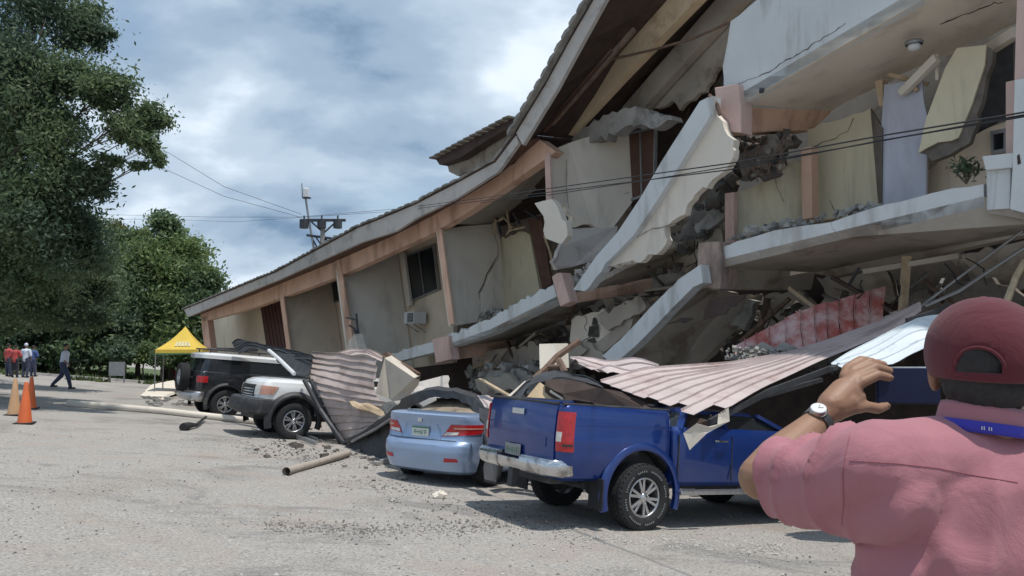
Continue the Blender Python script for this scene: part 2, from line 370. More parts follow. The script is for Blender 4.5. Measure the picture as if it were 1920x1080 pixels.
def tree(name, label, base, blobs, per, size, m, seed, group=None, trunk_r=.3, fill=.5, barkm='bark', droop=.2, limb=.35):
    t = thing(name, label, 'tree', base, group); rr = random.Random(seed)
    cx = V((0, 0, 0)); 
    for c, r_, k in blobs: cx += V(c)
    cx /= len(blobs); zlo = min(c[2] - r_ for c, r_, k in blobs)
    fork = V((base[0] + (cx.x - base[0]) * .3, base[1] + (cx.y - base[1]) * .3, base[2] + max(1.5, (cx.z - base[2]) * .55)))
    mb = MB(); pts = [V(base) - V((0, 0, .3)), V(base).lerp(fork, .5) + V((rr.gauss(0, .15), rr.gauss(0, .15), 0)), fork]
    mb.tube(pts, [trunk_r * 1.25, trunk_r, trunk_r * .75], 10)
    mb.build('trunk', barkm, t, smooth=True)
    mb = MB()
    for c, r_, k in blobs:
        c = V(c); mid = fork.lerp(c, .55) + V((rr.gauss(0, .3), rr.gauss(0, .3), rr.gauss(.2, .3)))
        st = fork.lerp(V(base), rr.uniform(0, .15)); q = [st, st.lerp(mid, .5) + V((0, 0, .2)), mid, mid.lerp(c, .6), c]
        rad = trunk_r * limb * min(1, k * .55 + .08); mb.tube(q, [rad, rad * .7, rad * .5, rad * .3, rad * .12], 6)
        for j in range(5):
            e = c + V((rr.gauss(0, 1), rr.gauss(0, 1), rr.gauss(0, .8))).normalized() * r_ * .9
            mb.tube([c.lerp(mid, rr.uniform(0, .5)), c.lerp(e, .5) + V((0, 0, .1)), e], [rad * .2, rad * .13, rad * .05], 4)
    mb.build('limb', barkm, t, smooth=True)
    v, n = leaves(blobs, per, size, seed, fill, droop); leaf_obj('crown', v, n, m, t); return t
def bl(px, py, y, rpx, k=1.0): return (tuple(P(px, py, y)), rpx * y / FPX, k)
# the big tree overhanging from the left edge
B1 = [bl(-60, 60, 21, 130, 1.5), bl(70, 20, 21, 100, 1.3), bl(135, 60, 21, 50, .7), bl(60, 130, 20, 110, 1.5), bl(128, 135, 20, 55, .8), bl(-40, 200, 21, 120, 1.4),
      bl(215, 165, 20, 55, .6), bl(250, 215, 20, 48, .55), bl(285, 235, 20.5, 34, .3), bl(228, 250, 20, 34, .32), bl(275, 280, 20, 30, .25), bl(186, 188, 20, 34, .35), bl(165, 30, 21.5, 40, .4), bl(185, 75, 21, 26, .2),
      bl(70, 235, 20, 100, 1.4), bl(30, 320, 21, 110, 1.6), bl(115, 330, 20, 70, 1.0), bl(160, 350, 20.5, 50, .6), bl(60, 400, 20, 95, 1.5), bl(140, 410, 21, 62, .9), bl(-60, 330, 22, 120, 1.4),
      bl(-50, 450, 22, 120, 1.4), bl(190, 330, 20.5, 28, .2), bl(110, 480, 21, 80, 1.2), bl(30, 500, 21, 90, 1.4), bl(165, 480, 22, 50, .7)]
B1 += [bl(296, 298, 20, 17, .12), bl(262, 312, 20, 16, .1), bl(205, 300, 20, 22, .15), bl(200, 60, 21, 16, .1), bl(305, 230, 20.5, 12, .06), bl(40, 565, 23, 60, .8), bl(120, 570, 24, 54, .8), bl(-40, 560, 23, 80, 1), bl(70, 545, 22.5, 70, 1), bl(180, 540, 24, 42, .5), bl(185, 585, 25, 40, .5), bl(10, 600, 25, 36, .4), bl(90, 596, 25, 36, .4)]
tree('broadleaf_tree', 'huge dark tree overhanging the lot at the left edge, one branch reaching over the sky', tuple(gp(-18.5, 22)), B1, 5200, .066, 'leaf_dark', 11, trunk_r=.55, fill=.35, limb=.32)
B2 = [bl(20, 580, 31, 50, .9), bl(100, 570, 31, 52, .9), bl(170, 560, 31, 50, .9), bl(-60, 570, 31, 70, 1), bl(60, 530, 29, 70, 1), bl(140, 520, 30, 62, 1), bl(60, 440, 30, 80, 1), bl(150, 440, 31, 60, .8)]
tree('broadleaf_tree', 'dark bushy tree filling the shade beneath the huge overhanging tree', tuple(gp(-27, 39)), B2, 4500, .10, 'leaf_dark', 12, trunk_r=.35, fill=.3)
B3 = [bl(300, 420, 52, 34, .6), bl(300, 470, 52, 52, 1.1), bl(345, 480, 52, 46, 1), bl(260, 510, 51, 50, 1), bl(320, 530, 51, 60, 1.4), bl(375, 530, 52, 42, 1), bl(395, 570, 52, 34, .8), bl(270, 570, 50, 52, 1.2), bl(340, 590, 50, 55, 1.3),
      bl(390, 610, 52, 40, .9), bl(300, 630, 50, 46, 1), bl(360, 640, 51, 40, .8), bl(235, 470, 53, 34, .5), bl(250, 440, 53, 26, .4)]
tree('round_tree', 'tall rounded green tree behind the yellow canopy, left of the roof end', tuple(gp(-23, 52)), B3, 5200, .16, 'leaf_mid', 13, trunk_r=.45, fill=.35)
B4 = [bl(215, 440, 58, 34, .7), bl(195, 480, 58, 42, 1), bl(235, 500, 58, 40, .9), bl(200, 540, 57, 45, 1), bl(225, 590, 56, 48, 1.1)]
tree('pale_tree', 'thin yellowish tree with pale twigs between the two dark trees', tuple(gp(-30, 58)), B4, 3000, .16, 'leaf_yellow', 14, trunk_r=.3, fill=.4, barkm='bark_pale')
ht = [(15, 610, 48, 60), (75, 590, 50, 70), (140, 600, 49, 66), (205, 625, 48, 55), (262, 630, 50, 52), (325, 640, 49, 46), (400, 650, 50, 46), (455, 640, 54, 50), (-50, 600, 48, 70), (170, 560, 56, 60), (60, 560, 58, 80)]
shr = [(8, 676, 46.5), (52, 678, 46.8), (100, 674, 47.5), (142, 676, 47), (184, 677, 47.8), (232, 678, 46.4), (272, 676, 47.2), (306, 678, 46.8), (338, 676, 48)]
shn = ['at the left frame edge', 'behind the red shirted people', 'behind the walking person', 'right of the walking person', 'left of the grey board', 'just behind the grey board', 'left of the canopy legs', 'behind the left canopy leg', 'under the middle of the canopy']
for i, (px, py, y) in enumerate(shr):
    c = P(px, py, y); rr = random.Random(300 + i); tree('hedge_shrub', 'low leafy shrub on the verge ' + shn[i], tuple(gp(c.x, c.y)), [bl(px + rr.uniform(-12, 12), py - 8 + rr.uniform(-6, 4), y, rr.uniform(17, 26), .6) for _ in range(3)], 1500, .14, 'leaf_dark' if i % 2 else 'leaf_mid', 300 + i, group='low shrubs along the verge', trunk_r=.05, fill=.3)
names = ['leftmost shrubby tree of the far hedge, cut by the frame edge', 'shrubby tree of the far hedge behind the people in red', 'shrubby tree of the far hedge behind the person in white', 'dark shrubby tree of the far hedge right of the walking man', 'shrubby tree of the far hedge left of the yellow canopy', 'shrubby tree directly behind the yellow canopy', 'shrubby tree at the far end of the building', 'shrubby tree behind the building end', 'shrubby tree outside the left of the far hedge', 'taller shrubby tree showing above the walking man', 'taller shrubby tree in the deep shade at far left']
for i, (px, py, y, r_) in enumerate(ht):
    rr = random.Random(100 + i); bs = [bl(px + rr.uniform(-r_, r_) * .6, py + rr.uniform(-r_, r_) * .5, y + rr.uniform(-1, 1), r_ * rr.uniform(.45, .7), .8) for _ in range(6)]
    bs += [bl(px + rr.uniform(-r_, r_) * .6, 655 + rr.uniform(-8, 10), y + rr.uniform(-1.5, 0), r_ * .5, .7) for _ in range(3)]
    c = P(px, py, y); tree('hedge_tree', names[i], tuple(gp(c.x, c.y)), bs, 2000, .17, ['leaf_dark', 'leaf_dark', 'leaf_mid'][i % 3], 200 + i, group='trees along the far side of the lot', trunk_r=.16, fill=.3)
# ================================================================ the collapsed building
BASE = F(640, 700, 0); 
B = thing('collapsed_building', 'long collapsed cream and peach building sagging down beyond the crushed vehicles', 'building', tuple(gp(BASE.x, BASE.y)))
def part(name, pts, th, m, edges=(), amp=.05, off=0.0, ext=None, bevel=0, parent=None, step=.14):
    return slab(name, pts, th, m, parent or B, edges, amp, off, ext, bevel, step)
def tq(name, quad, m, nn=1, parent=None, th=.1, ext=None):
    return part(name, quad, th, m, parent=parent, ext=ext)
UPV = V((0, 0, 1))
# --- closed dark mass behind: rear walls, floors, roof (keeps the sky out of the rooms)
def s_at(s, off, z): p = F0 + UU * s + BK * off; return V((p.x, p.y, z))
def zpix(px, py, off): return F(px, py, off).z
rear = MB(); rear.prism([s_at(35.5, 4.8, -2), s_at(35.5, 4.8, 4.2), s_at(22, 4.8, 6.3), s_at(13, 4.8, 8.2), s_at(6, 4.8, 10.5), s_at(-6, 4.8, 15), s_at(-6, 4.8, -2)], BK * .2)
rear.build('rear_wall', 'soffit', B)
endw = MB(); endw.prism([s_at(-6, -.2, -2), s_at(-6, 4.8, -2), s_at(-6, 4.8, 15), s_at(-6, -.2, 15)], UU * -.2); endw.build('end_wall', 'cream', B)
# --- left run of the roof: fascia board, tiles, soffit strip, peach ring beam
ft = [(344, 579), (517, 508), (669, 425), (736, 398), (780, 379), (855, 340), (928, 300), (966, 250)]
fb = [(352, 594), (524, 524), (676, 455), (742, 434), (780, 409), (858, 371), (934, 322), (972, 268)]
def strip(name, top, bot, th, m, off, parent=None, bevel=0):
    """a board running along two pixel lines, real thickness backwards"""
    mb = MB(); n = len(top)
    a = [F(*t, off) for t in top]; b = [F(*t, off) for t in bot]; e = BK * th
    vs = a + b + [p + e for p in a] + [p + e for p in b]; fs = []
    for i in range(n - 1):
        fs += [(i, i + 1, n + i + 1, n + i), (2 * n + i + 1, 2 * n + i, 3 * n + i, 3 * n + i + 1), (i, 2 * n + i, 2 * n + i + 1, i + 1), (n + i, n + i + 1, 3 * n + i + 1, 3 * n + i)]
    fs += [(0, n, 3 * n, 2 * n), (n - 1, 2 * n - 1 + 2 * n, 2 * n - 1, n - 1)][:1] + [(n - 1, 3 * n - 1, 4 * n - 1, 2 * n - 1)]
    mb.add(vs, fs); return mb.build(name, m, parent or B, bevel=bevel)
strip('fascia_board', ft, fb, .10, 'fascia', -.6)
ft2 = [(966, 246), (1020, 158), (1065, 76), (1109, 0), (1170, -105), (1260, -260), (1400, -500)]
fb2 = [(980, 272), (1043, 169), (1089, 84), (1135, 0), (1196, -100), (1290, -260), (1440, -500)]
strip('fascia_board', ft2, fb2, .10, 'fascia', -.6)
# roof deck
def deck(top, off, lift, depth, rise, m='dark_wood', name='roof_deck'):
    mb = MB(); a = [F(*t, off) + UPV * lift for t in top]; b = [p + BK * depth + UPV * rise for p in a]; n = len(a)
    vs = a + b + [p - UPV * .05 for p in a] + [p - UPV * .05 for p in b]; fs = []
    for i in range(n - 1): fs += [(i, i + 1, n + i + 1, n + i), (2 * n + i + 1, 2 * n + i, 3 * n + i, 3 * n + i + 1), (i, 2 * n + i, 2 * n + i + 1, i + 1), (n + i, n + i + 1, 3 * n + i + 1, 3 * n + i)]
    fs += [(0, n, 3 * n, 2 * n), (n - 1, 3 * n - 1, 4 * n - 1, 2 * n - 1)]
    mb.add(vs, fs); return mb.build(name, m, B)
deck(ft, -.62, .0, 8.5, .7); deck(ft2, -.62, .0, 8.5, .7)
# individual eave tiles along both runs
def along(poly, step):
    pts = []; carry = 0.0
    for a, b in zip(poly[:-1], poly[1:]):
        Lg = (b - a).length; t = carry
        while t < Lg: pts.append((a.lerp(b, t / Lg), (b - a).normalized())); t += step
        carry = t - Lg
    return pts
def tile_row(poly, step, off, hgt, wid):
    first = None
    P3 = [F(*t, off) for t in poly]
    for i, (p, d) in enumerate(along(P3, step)):
        q = p + UPV * 0
        if first is None:
            mb = MB(); e1 = V((1, 0, 0))
            # local frame: x along the eave, y back, z up; an overlapping rounded tile
            prof = [(-.5 * step, -.01), (-.3 * step, hgt), (.15 * step, hgt * 1.15), (.56 * step, hgt * .55), (.56 * step, -.01)]
            mb.prism([V((x, -wid, z)) for x, z in prof], V((0, .9, .07)))
            o = mb.build('roof_tile', 'roof_tile', B, local=True); first = o
        else: o = first.copy(); COL.objects.link(o)
        xax = d; yax = (BK - xax * BK.dot(xax)).normalized(); zax = xax.cross(yax)
        if zax.z < 0: zax = -zax
        mtx = Matrix((xax, yax, zax)).transposed().to_4x4()
        jit = Matrix.Rotation(rnd.gauss(0, .05), 4, 'Z') @ Matrix.Rotation(rnd.gauss(0, .03), 4, 'Y')
        mtx = mtx @ jit
        o.matrix_basis = Matrix.Translation(q - wloc(B) + V((0, 0, rnd.gauss(0, .006)))) @ mtx
tile_row(ft2[:5], .33, -.62, .085, .16)
tile_row(ft, .42, -.62, .05, .05)
# soffits
def quadstrip(name, a, b, offa, offb, m, th=.05, parent=None, nn=None):
    mb = MB(); n = len(a); A = [F(*t, offa) for t in a]; Bq = [F(*t, offb) for t in b]
    vs = A + Bq + [p + UPV * th for p in A] + [p + UPV * th for p in Bq]; fs = []
    for i in range(n - 1): fs += [(i, n + i, n + i + 1, i + 1), (2 * n + i, 2 * n + i + 1, 3 * n + i + 1, 3 * n + i), (i, i + 1, 2 * n + i + 1, 2 * n + i), (n + i, 3 * n + i, 3 * n + i + 1, n + i + 1)]
    fs += [(0, 2 * n, 3 * n, n), (n - 1, 2 * n - 1, 4 * n - 1, 3 * n - 1)]
    mb.add(vs, fs); return mb.build(name, m, parent or B)
bt = [(376, 590), (477, 552), (629, 490), (742, 440), (812, 404), (858, 378), (934, 330), (1012, 262)]
bb_ = [(380, 603), (477, 577), (629, 521), (669, 503), (812, 437), (870, 402), (934, 360), (1042, 284)]
strip('ring_beam', bt, bb_, .28, 'peach', 0.0)
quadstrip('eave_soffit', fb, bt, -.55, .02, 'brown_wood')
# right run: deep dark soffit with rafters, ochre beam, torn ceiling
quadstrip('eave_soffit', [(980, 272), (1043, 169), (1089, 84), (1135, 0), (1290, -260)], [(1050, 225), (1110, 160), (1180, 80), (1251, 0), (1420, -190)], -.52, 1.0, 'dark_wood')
for (a, b) in [((985, 262), (1045, 215)), ((1003, 236), (1064, 185)), ((1022, 206), (1090, 155)), ((1040, 178), (1116, 125)), ((1060, 140), (1142, 98)), ((1078, 106), (1168, 72)), ((1098, 70), (1190, 45)), ((1118, 34), (1220, 18))]:
    A, Bq = F(*a, -.45), F(*b, .95); mb = MB(); mb.bar(A - UPV * .02, Bq - UPV * .02, .05, .09); mb.build('rafter', 'rust_steel' if a[0] % 2 else 'dark_wood', B)
for (a, b, m) in [((1020, 245), (1150, 95), 'brown_wood'), ((1035, 232), (1190, 55), 'rust_steel'), ((1000, 240), (1115, 80), 'dark_wood')]:
    mb = MB(); mb.bar(F(*a, .1), F(*b, .1), .07, .12); mb.build('purlin', m, B)
strip('roof_beam', [(1046, 218), (1130, 124), (1251, 0), (1440, -195)], [(1066, 253), (1165, 145), (1306, 0), (1500, -200)], .25, 'ochre', 1.0)
quadstrip('roof_ceiling', [(1066, 252), (1165, 143), (1306, -2), (1500, -200)], [(1175, 205), (1235, 130), (1345, 0), (1500, -170)], 1.1, 2.4, 'dark_wood')
strip('ceiling_beam', [(1163, 205), (1250, 105), (1350, -10), (1430, -100)], [(1202, 208), (1290, 110), (1392, 0), (1480, -90)], .25, 'soffit', 2.0)
part('ceiling_panel', [(1200, 208), (1292, 108), (1394, -2), (1500, -80), (1366, 112), (1335, 152), (1282, 196)], .12, 'soffit', (4, 5, 6), .06, off=2.3)
mb = MB(); mb.tube([F(1123, 117, .6), F(1230, 92, .8), F(1300, 72, 1.0), F(1368, 42, .9)], .03, 6); mb.build('broken_conduit', 'rust_steel', B)
part('crumbled_lintel', [(1046, 265), (1090, 238), (1165, 205), (1215, 205), (1262, 225), (1230, 240), (1175, 236), (1120, 262), (1067, 280)], .35, 'concrete', 'all', .05, off=1.2)
# --- left bays
part('back_wall', [(384, 596), (470, 573), (529, 552), (560, 700), (384, 720)], .15, 'cream', off=2.2)
part('end_column', [(377, 596), (388, 592), (402, 700), (388, 700)], .3, 'peach', off=0)
# door of upright boards
D = thing('x', None, None); bpy.data.objects.remove(D)
def lerp2(a, b, t): return (a[0] + (b[0] - a[0]) * t, a[1] + (b[1] - a[1]) * t)
dr = part('door', [(488, 574), (527, 559), (545, 652), (500, 654)], .04, 'dark_wood', off=2.10)
for i in range(6):
    t0, t1 = i / 6 + .012, (i + 1) / 6 - .012
    a, b_, c, d = lerp2((490, 575), (526, 561), t0), lerp2((490, 575), (526, 561), t1), lerp2((502, 652), (543, 650), t1), lerp2((502, 652), (543, 650), t0)
    o = slab('door_board', [a, b_, c, d], .04, 'door_red', B, off=2.05); o.location = -V((0, 0, 0)); o.parent = dr; 
part('partition_wall', [(528, 556, 0), (622, 527, 2.2), (648, 705, 2.2), (550, 735, 0)], .14, 'cream', ext=UU * .14)
part('partition_edge', [(524, 553, -.03), (531, 551, -.03), (553, 720, -.03), (546, 725, -.03)], .05, 'peach')
part('back_wall', [(620, 528), (640, 518), (672, 700), (646, 705)], .15, 'cream', off=2.25)
def window(quad, off, nm='window', div=1, m='glass_dark', frame='metal_grey'):
    """framed opening with real panes"""
    fr = MB(); c = [F(q[0], q[1], off) for q in quad]; cc = sum(c, V((0, 0, 0))) / 4
    inn = [p + (cc - p).normalized() * .07 for p in c]; e = BK * .10
    for i in range(4):
        j = (i + 1) % 4; fr.prism([c[i], c[j], inn[j], inn[i]], e)
    for k in range(1, div + 1):
        t = k / (div + 1); a = inn[0].lerp(inn[1], t); b = inn[3].lerp(inn[2], t); fr.bar(a + e * .5, b + e * .5, .045, .06, up=BK)
    w = fr.build(nm, frame, B)
    for k in range(div + 1):
        t0, t1 = k / (div + 1), (k + 1) / (div + 1)
        q = [inn[0].lerp(inn[1], t0), inn[0].lerp(inn[1], t1), inn[3].lerp(inn[2], t1), inn[3].lerp(inn[2], t0)]
        mb = MB(); mb.prism([p + BK * .05 for p in q], BK * .012); p = mb.build('pane', m, B); p.parent = w
    return w
window([(617, 531), (635, 524), (640, 563), (623, 568)], 2.12, div=0)
part('partition_wall', [(630, 490, 0), (742, 452, 2.2), (775, 690, 2.2), (662, 735, 0)], .14, 'cream_pale', ext=UU * .14)
part('partition_edge', [(629, 489, -.03), (637, 486, -.03), (665, 655, -.03), (660, 700, -.03)], .05, 'peach', edges=(1, 2), amp=.02)
part('back_wall', [(740, 452), (822, 418), (850, 600), (850, 680), (772, 690)], .15, 'cream', off=2.25)
window([(756, 481), (812, 459), (822, 543), (768, 566)], 2.12, div=1)
part('window_ledge', [(748, 476), (757, 473), (770, 572), (762, 576)], .1, 'cream_pale', off=2.05)
# broken partition stub with a leaning pale chunk and torn bars
part('broken_plaster', [(653, 640), (664, 626), (676, 668), (672, 690), (652, 690)], .3, 'cream_pale', 'all', .03, off=-.5)
for q in [[(650, 596), (668, 600), (672, 622), (676, 660)], [(668, 588), (670, 612), (666, 640)], [(655, 610), (664, 616), (672, 640)]]:
    mb = MB(); mb.tube([F(a, b, -.25) for a, b in q], .035, 5); mb.build('reinforcing_bar', 'dark_steel', B)
# cracked partition (two halves either side of the open crack)
crk = [(926, 420), (925, 437), (934, 462), (932, 480), (920, 500), (912, 513), (906, 532), (897, 548), (899, 566), (898, 592), (893, 604)]
def with_off(pts): return [(x, y, max(0, min(2.3, (x - 822 - (y - 430) * .14) / 112 * 2.2))) for x, y in pts]
lft = with_off([(822, 431), (870, 424), (926, 420)] + crk[1:] + [(846, 612)])
part('cracked_wall', lft, .14, 'cream_pale', ext=UU * .14)
rgt = with_off([(x + 5 + (2 if 3 < i < 8 else 0), y + 1) for i, (x, y) in enumerate(crk)] + [(946, 600), (943, 520), (936, 430)])
part('cracked_wall', rgt, .14, 'cream_pale', ext=UU * .14)
part('partition_edge', [(818, 432, -.04), (827, 429, -.04), (851, 606, -.04), (842, 610, -.04)], .05, 'peach')
part('back_wall', [(937, 449), (980, 434), (993, 440), (1012, 545), (940, 610)], .12, 'yellow_wall', (0, 1), .03, off=2.3)
part('ceiling_soffit', [(850, 420, .3), (1042, 286, .3), (1024, 340, 2.3), (925, 422, 2.3)], .1, 'soffit', ext=UPV * .1, edges=(2,), amp=.05)
part('brown_door', [(990, 412), (1014, 404), (1034, 530), (1017, 545)], .06, 'brown_wood', off=2.1)
for q in [[(916, 400), (930, 412), (926, 440)], [(925, 420), (945, 408), (960, 425), (950, 440)], [(932, 408), (938, 440)], [(950, 395), (956, 432), (985, 425)], [(962, 400), (975, 420)], [(985, 395), (1010, 410)], [(1020, 440), (1034, 480), (1037, 505)]]:
    mb = MB(); mb.tube([F(a, b, 1.9) for a, b in q], .04, 5); mb.build('hanging_batten', 'timber' if len(q) > 2 else 'dark_steel', B)
# --- torn bay under the bend
part('cream_wall', [(1028, 286, 0), (1067, 268, .7), (1178, 232, 2.2), (1186, 378, 2.2), (1150, 426, 1.7), (1072, 426, .8), (1062, 385, .6), (1034, 372, .1)], .14, 'cream_pale', edges=(4, 5, 6), amp=.05, ext=UU * .14)
part('partition_edge', [(1021, 289, -.04), (1030, 286, -.04), (1034, 374, -.04), (1024, 380, -.04)], .06, 'pink_paint', edges=(2,), amp=.03)
part('broken_wall_lower', [(1068, 429, .8), (1158, 424, 1.8), (1150, 449, 1.6), (1112, 490, 1.1), (1044, 506, .3), (1036, 490, .1), (1056, 449, .5)], .12, 'fascia', edges=(1, 2, 3, 4, 5, 6), amp=.035, ext=UU * .12)
window([(1170, 250), (1228, 236), (1226, 362), (1178, 378)], 2.15, div=1, m='brown_wood', frame='metal_grey')
part('inner_wall', [(1180, 236), (1290, 200), (1262, 330), (1184, 400)], .1, 'dark_wood', off=3.2)
BP = slab('dangling_wall_piece', [(1002, 381), (1034, 373), (1047, 392), (1061, 416), (1064, 442), (1053, 457), (1036, 452), (1022, 446), (1019, 405)], .16, 'cream_pale', None, 'all', .02, off=-.35)
tag(BP, 'pale torn wall piece dangling in mid air left of the blue grey broken wall', 'wall fragment')
# --- balcony A
part('balcony_edge', [(720, 668), (812, 640), (816, 660), (744, 678)], .3, 'whitewash', (0,), .02, off=0)
part('balcony_edge', [(840, 628), (880, 614), (930, 592), (966, 570), (1038, 534), (1046, 564), (990, 592), (920, 626), (843, 652)], .3, 'whitewash', (0, 1, 2, 3), .035, off=0, step=.1)
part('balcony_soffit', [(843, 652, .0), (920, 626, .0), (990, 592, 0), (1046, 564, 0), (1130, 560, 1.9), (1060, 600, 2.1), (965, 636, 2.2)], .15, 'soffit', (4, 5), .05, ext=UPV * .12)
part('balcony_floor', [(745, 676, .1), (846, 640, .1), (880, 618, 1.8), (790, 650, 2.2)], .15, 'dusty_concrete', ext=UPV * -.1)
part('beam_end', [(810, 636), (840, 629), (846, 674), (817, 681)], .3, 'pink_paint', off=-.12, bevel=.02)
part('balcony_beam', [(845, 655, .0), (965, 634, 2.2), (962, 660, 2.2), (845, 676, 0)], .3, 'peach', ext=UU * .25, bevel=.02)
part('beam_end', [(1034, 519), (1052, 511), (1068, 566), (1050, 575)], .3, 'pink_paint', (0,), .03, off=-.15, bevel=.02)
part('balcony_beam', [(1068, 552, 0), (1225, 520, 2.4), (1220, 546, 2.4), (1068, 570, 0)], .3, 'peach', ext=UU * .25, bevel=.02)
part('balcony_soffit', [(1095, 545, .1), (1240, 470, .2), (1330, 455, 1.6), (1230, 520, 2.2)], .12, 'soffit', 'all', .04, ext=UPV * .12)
part('stub_pillar', [(885, 662), (965, 650), (985, 700), (968, 730), (888, 730)], .4, 'soffit', off=1.2)
# --- fallen slabs
SC = slab('fallen_balcony_parapet', [(1186, 441), (1232, 372), (1278, 300), (1330, 215), (1342, 213), (1377, 262), (1374, 296), (1352, 325), (1310, 358), (1288, 385), (1284, 402), (1246, 424), (1251, 450), (1238, 471), (1192, 492), (1122, 506), (1150, 480)], .16, 'cream_pale', None, (4, 5, 6, 7, 8, 9, 10, 11, 12, 13, 14), .035, off=-.45, step=.09)
tag(SC, 'broken cream balcony parapet standing diagonally between the two halves of the building', 'fallen parapet')
o = slab('parapet_coping', [(1075, 543), (1118, 480), (1158, 435), (1200, 372), (1240, 303), (1275, 248), (1312, 190), (1338, 180), (1334, 214), (1280, 300), (1234, 373), (1188, 441), (1150, 480), (1096, 546)], .22, 'whitewash', SC, (6, 7, 12), .02, off=-.6)
o = slab('rebate', [(1191, 443), (1195, 445), (1333, 226), (1329, 222)], .02, 'dark_wood', SC, off=-.465)
mb = MB()
for q in [[(1318, 190), (1330, 214), (1322, 236), (1308, 262)], [(1330, 178), (1345, 196), (1350, 216)], [(1300, 255), (1318, 232), (1334, 222)]]: mb.tube([F(a, b, -.5) for a, b in q], .035, 6)
mb.build('exposed_bar', 'rust_steel', SC)
def curved_strip(name, up, lo, off0, off1, th, m, parent): return strip(name, up, lo, th, m, off0, parent)
SD = slab('fallen_floor_slab', [(1150, 684), (1190, 650), (1225, 615), (1262, 576), (1300, 538), (1316, 530), (1330, 545, .6), (1420, 552, 1.8), (1385, 612, 1.8), (1300, 690, 1.4), (1210, 700, .6)], .2, 'soffit', None, (6, 7, 8, 9), .05, off=-.3)
tag(SD, 'curved concrete floor slab hanging down like a tongue above the pink roofing sheets', 'fallen slab')
o = slab('slab_edge', [(1129, 667), (1162, 638), (1192, 607), (1216, 580), (1238, 558), (1272, 524), (1313, 496), (1318, 530), (1300, 538), (1262, 576), (1225, 615), (1190, 650), (1150, 684)], .25, 'whitewash', SD, (0, 2, 4), .012, off=-.4)
for q in [[(1248, 608), (1275, 596), (1300, 598), (1282, 606)], [(1330, 560), (1400, 552), (1360, 590), (1318, 600)]]:
    slab('spalled_patch', [(a, b) for a, b in q], .02, 'dark_wood', SD, 'all', .02, off=-.325)
# --- right block: lower balcony E
part('block_end', [(1310, 457), (1350, 453), (1353, 500), (1350, 541), (1314, 541), (1308, 500)], .5, 'worn_pink', 'all', .012, off=-.1)
part('under_beam', [(1350, 507, 0), (1530, 506, 2.6), (1522, 543, 2.6), (1350, 543, 0)], .3, 'soffit', ext=UU * .3, bevel=.02)
part('balcony_edge', [(1351, 464), (1420, 442), (1452, 432), (1560, 416), (1600, 402), (1662, 383), (1744, 363), (1844, 345), (1845, 388), (1744, 411), (1600, 444), (1460, 476), (1353, 502)], .3, 'whitewash', (0, 1, 2, 3, 4, 5, 6), .012, off=0, step=.2)
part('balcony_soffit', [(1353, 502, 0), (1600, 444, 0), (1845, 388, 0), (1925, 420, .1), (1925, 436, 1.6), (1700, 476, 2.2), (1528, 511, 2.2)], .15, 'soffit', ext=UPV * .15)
part('inner_beam', [(1525, 512, 2.25), (1925, 428, 2.0), (1925, 440, 2.0), (1640, 502, 2.25), (1560, 520, 2.25)], .3, 'soffit')
mb = MB(); mb.prism([F(1585, 418, -.004), F(1558, 421, -.004), F(1556, 424, -.004), F(1583, 421, -.004)], BK * .003)
part('balcony_post', [(1849, 320), (1895, 316), (1893, 391), (1850, 394)], .35, 'whitewash', off=-.08, bevel=.01)
part('post_cap', [(1841, 293), (1902, 286), (1898, 314), (1848, 319)], .5, 'whitewash', off=-.16, bevel=.01)
part('post_base', [(1850, 394), (1893, 391), (1925, 400), (1925, 412), (1856, 400)], .35, 'soffit', off=-.05)
part('white_column', [(1902, 150), (1960, 140), (1960, 410), (1893, 392), (1898, 316)], .5, 'whitewash', off=-.2, bevel=.01)
part('pink_column', [(1886, 154), (1903, 150), (1901, 286), (1886, 290)], .3, 'pink_paint', off=.2)
part('pink_column', [(1908, -40), (1960, -60), (1960, 140), (1902, 156)], .3, 'pink_paint', off=-.1)
slab('stain_mark', [(1907, 292), (1911, 289), (1914, 306), (1908, 309)], .008, 'dark_wood', B, 'all', .006, off=-.208)
# walls standing on balcony E
part('cream_wall', [(1361, 362, .55), (1411, 352, .9), (1440, 330, 1.2), (1462, 317, 1.3), (1502, 300, 1.5), (1504, 412, 1.5), (1452, 426, 1.2), (1361, 462, .55)], .14, 'yellow_wall', (0, 1, 2, 3), .03)
part('peach_column', [(1359, 363, .5), (1376, 360, .5), (1376, 458, .5), (1360, 462, .5)], .1, 'pink_paint')
part('peach_column', [(1502, 278), (1521, 274), (1523, 408), (1504, 412)], .22, 'peach', (0,), .03, off=1.2)
part('wall_panel', [(1514, 243), (1600, 214), (1632, 203), (1642, 238), (1647, 386), (1604, 404), (1522, 414)], .14, 'yellow_wall', (0, 1), .02, off=1.75)
part('wall_reveal', [(1632, 203, 1.7), (1654, 240, 1.4), (1652, 388, 1.4), (1647, 388, 1.7)], .06, 'dusty_concrete')
part('yellow_post', [(1640, 153), (1654, 148), (1656, 200), (1648, 198)], .2, 'ochre', off=1.6)
o = slab('leaning_white_panel', [(1658, 158), (1728, 150), (1732, 190), (1739, 222), (1736, 372), (1654, 390), (1652, 250)], .06, 'blue_wall', None, (0,), .02, off=1.45); tag(o, 'pale blue grey door panel standing upright right of the cracked yellow wall', 'door panel')
o = slab('leaning_yellow_panel', [(1794, 90), (1849, 84), (1846, 122), (1822, 196), (1797, 258), (1722, 287), (1736, 224), (1772, 128)], .05, 'yellow_wall', None, (4,), .02, off=1.1); tag(o, 'yellow wall slab tilted under the upper balcony, its rough broken edge to the right', 'wall slab')
slab('broken_edge', [(1849, 86), (1862, 95), (1842, 190), (1818, 268), (1806, 276), (1795, 262), (1820, 198), (1846, 122)], .12, 'dusty_concrete', o, 'all', .015, off=1.14)
